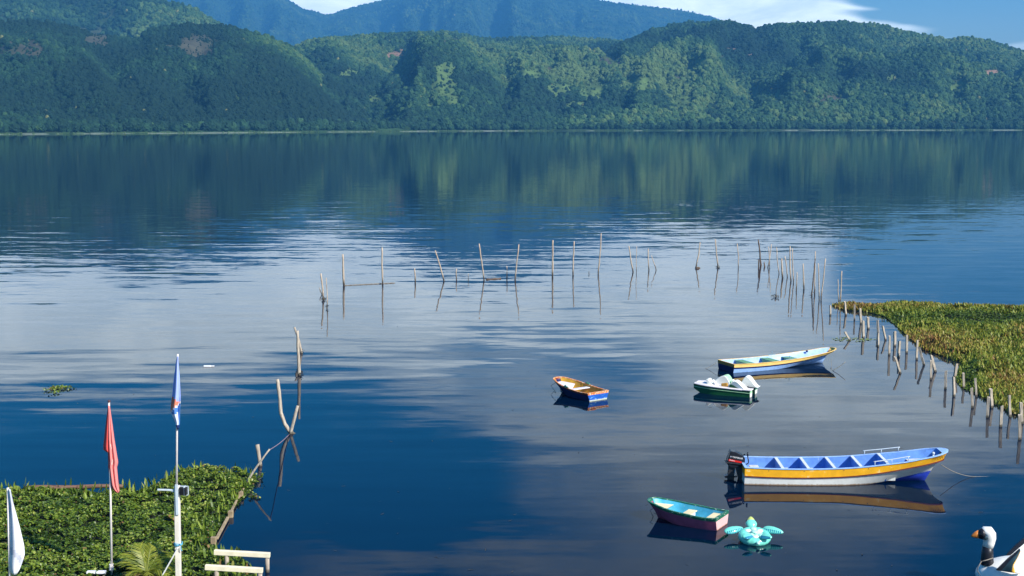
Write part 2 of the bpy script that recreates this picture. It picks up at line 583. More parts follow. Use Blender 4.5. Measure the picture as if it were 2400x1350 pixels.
class Hill:
    def __init__(s, name, ridge, u0, u1, shore, top, spur, seed, nu, nv, spur_w=170.0, prof=0.95, back=0.35, domes=()):
        s.__dict__.update(locals())

    def point(s, u, v):
        u = np.asarray(u, float); v = np.asarray(v, float)
        sh = interp(s.shore, u); tp = interp(s.top, u)
        tp = tp + (fbm(u / 260.0, u * 0 + s.seed, s.seed + 3, 2) - 0.5) * (tp - sh) * 0.3
        Y = sh + (tp - sh) * v
        H = elev_z(interp(s.ridge, u), tp)
        vv = np.clip(v, 0, 1)
        flat = 0.06
        pv = np.clip((vv - flat) / (1 - flat), 0, 1) ** s.prof
        z = 0.4 + 5.0 * np.clip(vv / flat, 0, 1) + (H - 5.4) * pv
        uu = u + 60 * (fbm(u / 150.0, v * 2.0, s.seed + 5, 2) - 0.5)
        rid = 1 - np.sqrt((2 * fbm(uu / s.spur_w + 0.35 * v, v * 1.3 + 7, s.seed, 3) - 1)** 2 + 0.01) * 2.0
        env = np.clip(pv * 4, 0, 1) * np.clip((1 - vv) * 3.0, 0, 1)
        z = z + (rid - 0.55) * s.spur * H * env
        z = z + (fbm(u / 30.0, Y / 60.0, s.seed + 9, 3) - 0.5) * 0.06 * H * np.clip(pv * 6, 0, 1) * np.clip((1.0 - vv) * 5 + 0.15, 0, 1)
        for (du, dv, ru, rv, hh) in s.domes:
            z = z + hh * np.exp(-((u - du) / ru) ** 2 - ((v - dv) / rv) ** 2)
        z = np.where(v > 1, H - (v - 1) / s.back * H * 0.6, z)
        X = (u - 1200) / F * math.cos(PITCH) * Y
        return np.stack([X, Y, z], -1)

    def build(s, mat):
        us = np.linspace(s.u0, s.u1, s.nu)
        vs = np.concatenate([[-0.03], np.linspace(0, 1, s.nv), 1 + np.linspace(0.1, 1, 4) * s.back])
        U, V = np.meshgrid(us, vs)
        P = s.point(U, V)
        P[0, :, 2] = -2.0
        P[-1, :, 2] = -2.0
        n = s.nu
        me = bpy.data.meshes.new(s.name)
        idx = np.arange(len(vs) * n).reshape(len(vs), n)
        q = np.stack([idx[:-1, :-1], idx[:-1, 1:], idx[1:, 1:], idx[1:, :-1]], -1).reshape(-1, 4)
        me.from_pydata(P.reshape(-1, 3).tolist(), [], q.tolist())
        me.materials.append(mat)
        px, py = project(P.reshape(-1, 3))
        fl = fields_at(px, py)
        for nm, k in (('pasture', 1), ('earth', 2), ('heath', 3)):
            a = me.attributes.new(nm, 'FLOAT', 'POINT')
            a.data.foreach_set('value', fl[k].astype(np.float32))
        me.polygons.foreach_set('use_smooth', [True] * len(me.polygons))
        o = bpy.data.objects.new(s.name, me)
        COL.objects.link(o)
        o['kind'] = 'structure'
        return o

    def trees(s, n, rmin, rmax, seed, keep=0.16, v0=0.05, v1=1.03, tint0=0.0):
        rg = np.random.default_rng(seed)
        u = rg.uniform(s.u0, s.u1, n)
        v = v0 + (v1 - v0) * rg.uniform(0, 1, n)
        P = s.point(u, np.minimum(v, 1.0 + (v - 1) * 0.5))
        px, py = project(P)
        fl = fields_at(px, py)
        free = np.maximum(np.maximum(fl[1], fl[2]), fl[3])
        patch = fbm(P[:, 0] / 90.0, P[:, 1] / 90.0, seed + 2, 3)
        k = (rg.uniform(0, 1, n) > free * (1 - keep)) & (rg.uniform(0, 1, n) < 0.45 + 1.2 * patch)
        P, u, patch, free = P[k], u[k], patch[k], free[k]
        r = (rmin + (rmax - rmin) * rg.uniform(0, 1, len(P)) ** 3.0) * (0.75 + 0.7 * fbm(P[:, 0] / 60.0, P[:, 1] / 60.0, seed + 8, 2))
        r = np.where(free > 0.5, r * 0.5, r)
        wide = fbm(P[:, 0] / 230.0 + 3, P[:, 1] / 230.0, seed + 6, 3)
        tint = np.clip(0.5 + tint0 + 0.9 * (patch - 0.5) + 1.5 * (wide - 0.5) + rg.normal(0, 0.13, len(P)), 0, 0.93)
        odd = rg.uniform(0, 1, len(P))
        tint = np.where((odd > 0.994) & (r < (rmin + rmax) * 0.5), 1.0, tint)
        return P, r, tint


def crown_material():
    m = bpy.data.materials.new('forest_crown')
    m.use_nodes = True
    nt = NT(m.node_tree)
    bs = nt.n['Principled BSDF']
    a = nt.node('ShaderNodeAttribute', attribute_name='tint', attribute_type='INSTANCER')
    ramp = nt.node('ShaderNodeValToRGB', {0: a.outputs['Fac']})
    e = ramp.color_ramp.elements
    cols = CROWN
    for i, (p, c) in enumerate(cols):
        q = e[i] if i < 2 else e.new(p)
        q.position = p
        q.color = (*c, 1)
    tc = nt.node('ShaderNodeTexCoord')
    n1 = nt.noise(tc.outputs['Object'], 3.5, 3.0, 0.6)
    c = nt.node('ShaderNodeVectorMath', {0: ramp.outputs[0]}, operation='SCALE')
    nt.l.new(nt.smooth(n1.outputs[0], 0.3, 0.7, 0.7, 1.3), c.inputs['Scale'])
    nt.l.new(c.outputs[0], bs.inputs['Base Color'])
    bs.inputs['Roughness'].default_value = 0.8
    bs.inputs['Specular IOR Level'].default_value = 0.15
    return m


CROWN = [(0.0, (0.010, 0.030, 0.018)), (0.40, (0.020, 0.058, 0.026)), (0.68, (0.048, 0.105, 0.034)), (0.93, (0.095, 0.150, 0.045)),
         (0.99, (0.17, 0.18, 0.06))]
CROWN_MAT = crown_material()


def crown_group():
    g = bpy.data.node_groups.new('tree_crowns', 'GeometryNodeTree')
    g.interface.new_socket('Geometry', in_out='INPUT', socket_type='NodeSocketGeometry')
    g.interface.new_socket('Geometry', in_out='OUTPUT', socket_type='NodeSocketGeometry')
    nt = NT(g)
    gi = nt.node('NodeGroupInput')
    go = nt.node('NodeGroupOutput')
    join = nt.node('GeometryNodeJoinGeometry')
    for k, (amp, zs, sc) in enumerate(((0.9, 0.95, 2.2), (1.1, 0.8, 2.8), (0.8, 1.35, 2.0), (1.2, 1.0, 3.2))):
        ico = nt.node('GeometryNodeMeshIcoSphere', {'Radius': 1.0, 'Subdivisions': 3})
        pos = nt.node('GeometryNodeInputPosition')
        off = nt.node('ShaderNodeVectorMath', {0: pos.outputs[0], 1: (k * 3.1, k * 1.7, 0.0)}, operation='ADD')
        nz = nt.node('ShaderNodeTexNoise', {'Vector': off.outputs[0], 'Scale': sc, 'Detail': 3.0, 'Roughness': 0.6})
        h = nt.math('MULTIPLY', nt.math('SUBTRACT', nz.outputs[0], 0.5), amp * 1.6)
        mv = nt.node('ShaderNodeVectorMath', {0: pos.outputs[0]}, operation='SCALE')
        nt.l.new(h, mv.inputs['Scale'])
        spn = nt.node('GeometryNodeSetPosition', {'Geometry': ico.outputs[0], 'Offset': mv.outputs[0]})
        tr = nt.node('GeometryNodeTransform', {'Geometry': spn.outputs[0], 'Translation': (0, 0, 0.55 * zs), 'Scale': (1, 1, zs)})
        sm = nt.node('GeometryNodeSetMaterial', {'Geometry': tr.outputs[0], 'Material': CROWN_MAT})
        gti = nt.node('GeometryNodeGeometryToInstance', {0: sm.outputs[0]})
        nt.l.new(gti.outputs[0], join.inputs[0])
    sc = nt.node('GeometryNodeInputNamedAttribute', data_type='FLOAT')
    sc.inputs['Name'].default_value = 'size'
    rnd = nt.node('FunctionNodeRandomValue', data_type='FLOAT_VECTOR')
    rnd.inputs[1].default_value = (0.25, 0.25, 6.28)
    inst = nt.node('GeometryNodeInstanceOnPoints', {'Points': gi.outputs[0], 'Instance': join.outputs[0], 'Pick Instance': True,
                                                   'Rotation': rnd.outputs[0], 'Scale': sc.outputs[0]})
    nt.l.new(inst.outputs[0], go.inputs[0])
    return g


CROWN_GROUP = crown_group()


def forest(name, P, r, tint):
    me = bpy.data.meshes.new(name)
    me.from_pydata(P.tolist(), [], [])
    for nm, arr in (('size', r), ('tint', tint)):
        a = me.attributes.new(nm, 'FLOAT', 'POINT')
        a.data.foreach_set('value', np.asarray(arr, np.float32))
    o = bpy.data.objects.new(name, me)
    COL.objects.link(o)
    md = o.modifiers.new('crowns', 'NODES')
    md.node_group = CROWN_GROUP
    o['kind'] = 'stuff'
    return o


SHORE = [(-1500, 1000), (-400, 1200), (0, 1330), (500, 1500), (900, 1700), (1300, 1850), (2000, 1950), (2600, 2000), (4000, 1900)]
HILL_FRONT_LEFT = Hill('hill_front_left', [(-1500, 150), (-700, 90), (-300, 62), (0, 60), (60, 55), (120, 60), (200, 74), (260, 86), (318, 97), (360, 72), (450, 60),
                       (540, 62), (575, 76), (640, 98), (690, 116), (740, 160), (790, 225), (830, 275), (900, 297), (960, 300)], -1500, 960, SHORE,
                       [(-1500, 1600), (0, 1950), (500, 2150), (850, 2150), (960, 1900)], 0.26, 11, 420, 90, 190.0, 0.85)
HILL_BACK_LEFT = Hill('hill_back_left', [(-1500, 60), (-600, 0), (-200, -25), (0, -12), (90, -8), (130, 1), (190, 3), (205, -6), (290, -12), (370, -6), (400, 6), (450, 18),
                      (490, 40), (530, 66), (600, 110), (700, 170), (800, 220), (900, 250)], -1500, 900, [(-1500, 2000), (900, 2350)],
                      [(-1500, 2900), (900, 3000)], 0.18, 23, 340, 60, 150.0, 0.9)
HILL_CENTRE = Hill('hill_centre', [(500, 250), (600, 180), (660, 130), (700, 114), (735, 97), (800, 92), (850, 85), (930, 84), (1000, 80), (1080, 84), (1110, 92), (1200, 96), (1300, 90),
                   (1400, 95), (1470, 104), (1560, 120), (1700, 160), (1850, 210)], 500, 1850,
                   [(500, 1520), (900, 1700), (1300, 1850), (1850, 1940)], [(500, 2500), (900, 2900), (1300, 3300), (1850, 3200)], 0.42, 37, 420, 110, 150.0, 0.8,
                   domes=((1040, 0.42, 70, 0.16, 26), (1330, 0.36, 110, 0.14, 24), (880, 0.35, 80, 0.14, 20)))
HILL_RIGHT = Hill('hill_right', [(1250, 262), (1330, 220), (1400, 140), (1440, 108), (1480, 96), (1520, 76), (1560, 66), (1600, 58), (1680, 55), (1720, 60), (1765, 73), (1800, 63),
                  (1900, 58), (1950, 55), (2030, 58), (2080, 70), (2150, 84), (2210, 96), (2250, 91), (2300, 100), (2340, 110), (2400, 126), (2550, 160),
                  (2800, 190), (3200, 160), (4000, 120)], 1250, 4000, [(1250, 1840), (2000, 1950), (2600, 2000), (4000, 1900)],
                  [(1250, 2500), (1600, 2900), (2400, 2850), (4000, 2700)], 0.42, 53, 560, 110, 160.0, 0.8, domes=((1700, 0.3, 100, 0.14, 20), (2180, 0.4, 90, 0.15, 25)))
MOUNTAIN = Hill('mountain', [(-1500, 30), (0, -20), (300, -70), (560, -45), (640, -18), (680, 0), (712, 20), (745, 28), (768, 36), (785, 32), (805, 24), (850, 12), (905, 0), (960, -38), (1050, -80), (1180, -66),
                (1300, -26), (1385, -2), (1450, 8), (1500, 14), (1560, 20), (1620, 30), (1660, 38), (1700, 54), (1800, 95), (1900, 140), (2100, 170), (2600, 200)], -1500, 2600,
                [(-1500, 5600), (2600, 5600)], [(-1500, 8600), (800, 9300), (2600, 8900)], 0.20, 71, 620, 170, 70.0, 0.9)

GROUND = hill_mat('hill_ground', (0.028, 0.062, 0.024), (0.095, 0.155, 0.045), (0.24, 0.15, 0.10), (0.070, 0.070, 0.044))
MT_GROUND = hill_mat('mountain_ground', (0.024, 0.055, 0.026), (0.05, 0.09, 0.03), (0.15, 0.1, 0.08), (0.06, 0.07, 0.04))
for h in (HILL_FRONT_LEFT, HILL_BACK_LEFT, HILL_CENTRE, HILL_RIGHT):
    h.build(GROUND)
MOUNTAIN.build(MT_GROUND)

for h, n, a, b, sd_, t0 in ((HILL_FRONT_LEFT, 90000, 1.5, 3.6, 101, -0.36), (HILL_BACK_LEFT, 36000, 2.4, 5.2, 102, -0.15),  # front left crowns tinted darker: cloud shadow put into their colour
                            (HILL_CENTRE, 95000, 1.6, 4.4, 103, -0.03), (HILL_RIGHT, 150000, 1.6, 4.6, 104, -0.10),
                            (MOUNTAIN, 110000, 3.0, 6.5, 105, -0.05)):
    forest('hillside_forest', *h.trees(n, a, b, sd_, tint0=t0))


def shore_trees():
    rg = np.random.default_rng(5)
    u = rg.uniform(-300, 2700, 5200)
    Y = interp(SHORE, u) + rg.uniform(10, 75, len(u)) ** 1.0
    hgt = 0.6 + 0.9 * fbm(u / 40.0, u * 0, 8, 3)
    r = rg.uniform(2.2, 4.6, len(u)) * hgt
    z = rg.uniform(0.5, 4.5, len(u)) * hgt
    P = np.stack([(u - 1200) / F * math.cos(PITCH) * Y, Y, z], -1)
    forest('lakeshore_trees', P, r, np.clip(rg.normal(0.25, 0.16, len(u)), 0, 0.9))
    # low pale reeds in front of them
    u = rg.uniform(-300, 2700, 5000)
    k = fbm(u / 55.0, u * 0, 18, 3) > 0.42
    u = u[k]
    Y = interp(SHORE, u) + rg.uniform(-3, 9, len(u))
    P = np.stack([(u - 1200) / F * math.cos(PITCH) * Y, Y, np.full(len(u), 0.1)], -1)
    forest('lakeshore_reeds', P, rg.uniform(0.4, 0.9, len(u)), rg.uniform(0.6, 0.9, len(u)))


shore_trees()


def shore_bank():
    mb = MB()
    us = np.linspace(-1500, 4000, 300)
    rows = [[], [], [], []]
    for u in us:
        Y0 = float(interp(SHORE, u))
        j = float(fbm(np.array(u / 30.0), np.array(0.0), 77, 3)) * 14
        for r_, (dy, z) in zip(rows, ((-16 + j, -0.3), (-8 + j, 0.35), (4, 0.9), (30, 1.4))):
            Y = Y0 + dy
            r_.append(((u - 1200) / F * math.cos(PITCH) * Y, Y, z))
    mb.grid(rows, flip=True)
    o = mb.build('lakeshore_bank', paint('shore_sand', (0.17, 0.21, 0.15), 0.9, 0.3, 0.2, bump=0))
    o['kind'] = 'structure'


shore_bank()


def build_haze():
    m = bpy.data.materials.new('haze')
    m.use_nodes = True
    nt = NT(m.node_tree)
    nt.n.clear()
    v = nt.node('ShaderNodeVolumePrincipled', {'Color': HAZE_COL, 'Density': HAZE_DENS, 'Anisotropy': 0.0})
    out = nt.node('ShaderNodeOutputMaterial')
    nt.l.new(v.outputs[0], out.inputs['Volume'])
    mb = MB()
    mb.box((0, 5400, 578), (18000, 11400, 1164))
    o = mb.build('haze', m)
    o['kind'] = 'stuff'
    o.display_type = 'WIRE'


HAZE_COL = (0.11, 0.47, 1.0, 1)
HAZE_DENS = 1.15e-4
build_haze()
#__PART2__
# ------------------------------------------------------------------ boats
WHITE = paint('white_paint', (0.78, 0.78, 0.74), 0.4, 0.06, 5, chip=(0.45, 0.42, 0.36), chip_amt=0.02, dirt=(0.30, 0.17, 0.07), dirt_z=0.05)
PALE_BLUE = paint('pale_blue_paint', (0.32, 0.52, 0.90), 0.4, 0.10, 6, chip=(0.75, 0.8, 0.85), chip_amt=0.06)
YELLOW = paint('yellow_paint', (0.86, 0.43, 0.018), 0.38, 0.10, 3, chip=(0.88, 0.66, 0.28), chip_amt=0.10, chip_scale=3.0)
YELLOW_PALE = paint('pale_yellow_paint', (0.84, 0.56, 0.17), 0.4, 0.08, 4, chip=(0.8, 0.65, 0.4), chip_amt=0.06)
BLUE_IN = paint('blue_interior_paint', (0.13, 0.29, 0.70), 0.5, 0.16, 5, chip=(0.35, 0.5, 0.78), chip_amt=0.06, chip_scale=6)
NAVY = paint('shaded_navy_paint', (0.008, 0.018, 0.09), 0.55, 0.2, 6, spec=0.12)
BOTTOM_BLUE = paint('antifouling_blue', (0.02, 0.05, 0.42), 0.45, 0.12, 5)
DARK_RED = paint('dark_red_rub_rail', (0.12, 0.02, 0.015), 0.5, 0.2, 6)
GREY_DECK = paint('grey_deck_paint', (0.58, 0.60, 0.58), 0.6, 0.12, 6, chip=(0.3, 0.3, 0.28), chip_amt=0.05)
BLACK = paint('black_plastic', (0.012, 0.013, 0.018), 0.28, 0.2, 6, bump=0.0, spec=0.5)
MOTOR_GREY = paint('dark_motor_metal', (0.03, 0.03, 0.035), 0.35, 0.3, 10)
RED_STRIPE = paint('red_stripe', (0.65, 0.02, 0.015), 0.4, 0.05, 6, bump=0)
LETTER_WHITE = paint('white_lettering', (0.85, 0.85, 0.85), 0.4, 0.02, 6, bump=0)
METAL = paint('pale_metal_rail', (0.52, 0.60, 0.66), 0.35, 0.08, 12)
GREEN_SEAT = paint('green_bench_paint', (0.12, 0.30, 0.16), 0.5, 0.16, 8)
ORANGE = paint('orange_paint', (0.66, 0.20, 0.04), 0.5, 0.15, 7, chip=(0.80, 0.58, 0.36), chip_amt=0.19, chip_scale=10)
ROW_RED = paint('dull_red_paint', (0.16, 0.02, 0.015), 0.5, 0.2, 6)
ROW_BLUE = paint('deep_blue_paint', (0.012, 0.085, 0.42), 0.42, 0.2, 4, chip=(0.45, 0.72, 0.74), chip_amt=0.03, chip_scale=16)
TRANSOM_BLUE = paint('worn_blue_paint', (0.012, 0.10, 0.46), 0.42, 0.2, 4, chip=(0.45, 0.75, 0.75), chip_amt=0.09, chip_scale=9, dirt=(0.62, 0.66, 0.5), dirt_z=0.06)
MUSTARD = paint('mustard_paint', (0.46, 0.26, 0.025), 0.5, 0.16, 5, chip=(0.2, 0.1, 0.03), chip_amt=0.05)
CREAM = paint('cream_paint', (0.80, 0.69, 0.42), 0.5, 0.08, 6, chip=(0.6, 0.5, 0.3), chip_amt=0.04)
LILAC = paint('lilac_white_paint', (0.70, 0.70, 0.84), 0.5, 0.08, 6)
GREEN_RAIL = paint('green_gunwale_paint', (0.015, 0.14, 0.075), 0.4, 0.2, 7, chip=(0.7, 0.78, 0.65), chip_amt=0.11, chip_scale=12)
PINK = paint('pink_paint', (0.80, 0.48, 0.46), 0.5, 0.06, 5, chip=(0.5, 0.25, 0.2), chip_amt=0.02, dirt=(0.25, 0.12, 0.06), dirt_z=0.035)
TEAL_IN = paint('teal_interior_paint', (0.06, 0.38, 0.55), 0.45, 0.15, 4, chip=(0.5, 0.65, 0.7), chip_amt=0.06)
ROPE = paint('rope_fibre', (0.22, 0.20, 0.17), 0.9, 0.3, 30)
WOOD = paint('weathered_wood', (0.38, 0.32, 0.25), 0.85, 0.28, 5, grain=(8, 8, 0.7), bump=0.4, dirt=(0.045, 0.04, 0.03), dirt_z=0.10)
WOOD_PALE = paint('pale_weathered_wood', (0.43, 0.37, 0.29), 0.85, 0.40, 5, grain=(8, 8, 0.7), bump=0.4, dirt=(0.05, 0.045, 0.03), dirt_z=0.12)
WOOD_DARK = paint('dark_wet_wood', (0.12, 0.085, 0.06), 0.8, 0.3, 6, grain=(8, 8, 0.7), bump=0.4)
TIMBER = paint('plank_timber', (0.33, 0.25, 0.15), 0.85, 0.25, 6, bump=0.3)
BAMBOO = paint('bamboo_pole', (0.46, 0.37, 0.27), 0.7, 0.25, 4, grain=(6, 6, 1.5), bump=0.2, dirt=(0.03, 0.025, 0.02), dirt_z=0.5)


class Boat:
    """open boat lofted from stations; x runs from the transom (0) to the bow, z = 0 is the water line"""
    def __init__(s, root, L, ts, beam, zs, chine, zc, zk, stem, band, thick=0.045, floor=0.07, blunt=0.42, flare=1.5, mid=0.5):
        s.__dict__.update(locals())
        k = np.linspace(0, 1, 34)
        s.T = [float(1 - (1 - q) ** 1.9) for q in k]

    def stemx(s, z):
        return float(np.interp(z, [p[0] for p in s.stem], [p[1] for p in s.stem]))

    def half(s, t):
        b = cr(s.ts, s.beam, t)
        t0 = s.ts[-2]
        if t > t0:
            b0 = cr(s.ts, s.beam, t0)
            q = (t - t0) / (1 - t0)
            b = b0 * max(0.0, (1 - q ** 1.9)) ** s.blunt
        return max(b, 0.0)

    def chineb(s, t):
        c = cr(s.ts, s.chine, t)
        return max(min(c, s.half(t) * 0.97), 0.0) if t < 1 else 0.0

    def sec(s, t):
        zs, zc, zk = (cr(s.ts, a, t) for a in (s.zs, s.zc, s.zk))
        bs, bc = s.half(t), s.chineb(t)
        kb = min(s.band / max(zs - zc, 0.01), 0.9)
        bb = bs + (bc - bs) * (kb ** s.flare)
        km = kb + (1 - kb) * s.mid
        return [(bs, zs), (bb, zs - s.band), (bs + (bc - bs) * km ** (1.35 if s.flare < 2 else 1.9), zs - s.band + (zc - zs + s.band) * s.mid), (bc, zc), (0.0, zk)]

    def pt(s, t, b, z, side):
        return (t * s.stemx(z), side * b, z)

    def strip(s, name, j0, j1, mat, out=0.0):
        mb = MB()
        for side in (-1, 1):
            rows = []
            for t in s.T:
                S = s.sec(t)
                rows.append([s.pt(t, b + (out if b > 0 else 0), z, side) for b, z in S[j0:j1 + 1]])
            mb.grid(rows, flip=(side > 0))
        return mb.build(name, mat, s.root, smooth=True, weld=True)

    def line(s, j, out=0.0, dz=0.0, t_from=0.0):
        left, right = [], []
        for t in s.T:
            if t < t_from:
                continue
            b, z = s.sec(t)[j]
            x = t * s.stemx(z)
            left.append((x + (out if t > 0.995 else 0), b + out, z + dz))
            right.append((x + (out if t > 0.995 else 0), -b - out, z + dz))
        return right + left[::-1][1:]

    def inner(s, name, mat, floor_mat=None):
        th, zf = s.thick, s.floor
        wall, fl = MB(), MB()
        TI = [min(q, 0.985) for q in s.T]
        for side in (-1, 1):
            rows, frows = [], []
            for t in TI:
                S = s.sec(t)
                bs, zs = S[0]
                zf_t = max(zf, S[4][1] + 0.06)
                xs = [q[1] for q in S][::-1]
                bf = float(np.interp(zf_t, xs, [q[0] for q in S][::-1]))
                x0 = th if t < 0.02 else 0
                mids = []
                for q in (0.0, 0.33, 0.66, 1.0):
                    z = zs + (zf_t - zs) * q - (0.004 if q == 0 else 0)
                    b = max(float(np.interp(z, xs, [p[0] for p in S][::-1])) - th, 0)
                    x = min(t * s.stemx(z), s.stemx(z) - th * 1.2) + x0
                    mids.append((x, side * b, z))
                rows.append(mids)
                frows.append([mids[-1], (mids[-1][0], 0, zf_t - 0.01)])
            wall.grid(rows, flip=(side < 0))
            fl.grid(frows, flip=(side < 0))
        wall.build(name, mat, s.root, smooth=True, weld=True)
        fl.build('floor', floor_mat or mat, s.root, weld=True)

    def transom(s, mats, split=1, name='transom'):
        S = s.sec(0.0)
        th = s.thick
        parts = ((S[:split + 1], mats[0], name + '_band' if split else name), (S[split:], mats[1], name))
        for pts, m, nm in parts:
            if len(pts) < 2:
                continue
            prof = [(b, z) for b, z in pts] + [(-b, z) for b, z in pts[::-1] if b > 0 or True]
            clean = []
            for p in prof:
                if not clean or (abs(p[0] - clean[-1][0]) + abs(p[1] - clean[-1][1])) > 1e-4:
                    clean.append(p)
            mb = MB()
            n = len(clean)
            o = 0.006
            vs = [(-o, b, z) for b, z in clean] + [(th, b * 0.97, z) for b, z in clean]
            fs = [tuple(range(n)), tuple(range(2 * n - 1, n - 1, -1))] + [(i, i + n, (i + 1) % n + n, (i + 1) % n) for i in range(n)]
            mb.add(vs, fs)
            mb.build(nm, m, s.root, weld=True)

    def gunwale(s, mat, w, h, name='gunwale', across=True):
        path = s.line(0, -w / 2 + 0.02)
        mb = MB()
        mb.sweep(path, w, h)
        if across:
            b, z = s.sec(0)[0]
            mb.beam((0.02, -b + 0.01, z + 0.002), (0.02, b - 0.01, z + 0.002), w + 0.015, h)
        return mb.build(name, mat, s.root, smooth=False)

    def bench(s, x, w, z, th, mat, name='bench', drop=None, shrink=0.06, x2=None):
        t = x / s.stemx(z)
        S = s.sec(t)
        zs_ = [q[1] for q in S][::-1]
        b = float(np.interp(z, zs_, [q[0] for q in S][::-1])) - shrink
        mb = MB()
        mb.box((x, 0, z - th / 2), (w, 2 * b, th))
        return mb.build(name, mat, s.root, bevel=0.008)


def text_mesh(name, body, size, loc, rot, mat, parent, extrude=0.003):
    cu = bpy.data.curves.new(name, 'FONT')
    cu.body = body
    cu.size = size
    cu.extrude = extrude
    cu.resolution_u = 2
    tmp = bpy.data.objects.new(name + '_curve', cu)
    COL.objects.link(tmp)
    dg = bpy.context.evaluated_depsgraph_get()
    me = bpy.data.meshes.new_from_object(tmp.evaluated_get(dg))
    bpy.data.objects.remove(tmp)
    me.materials.clear()
    me.materials.append(mat)
    o = bpy.data.objects.new(name, me)
    COL.objects.link(o)
    o.parent = parent
    o.location = loc
    o.rotation_euler = rot
    return o


def rope(name, pts, rad, mat, label, parent=None):
    mb = MB()
    P0 = Vector(pts[0])
    mb.tube([Vector(p) - P0 for p in pts], rad, 6)
    o = mb.build(name, mat, parent, smooth=True)
    o.location = P0
    if label:
        tag(o, label, 'rope')
    return o


def sag(a, b, n, drop):
    a, b = Vector(a), Vector(b)
    return [a.lerp(b, k / n) - Vector((0, 0, drop * 4 * (k / n) * (1 - k / n))) for k in range(n + 1)]


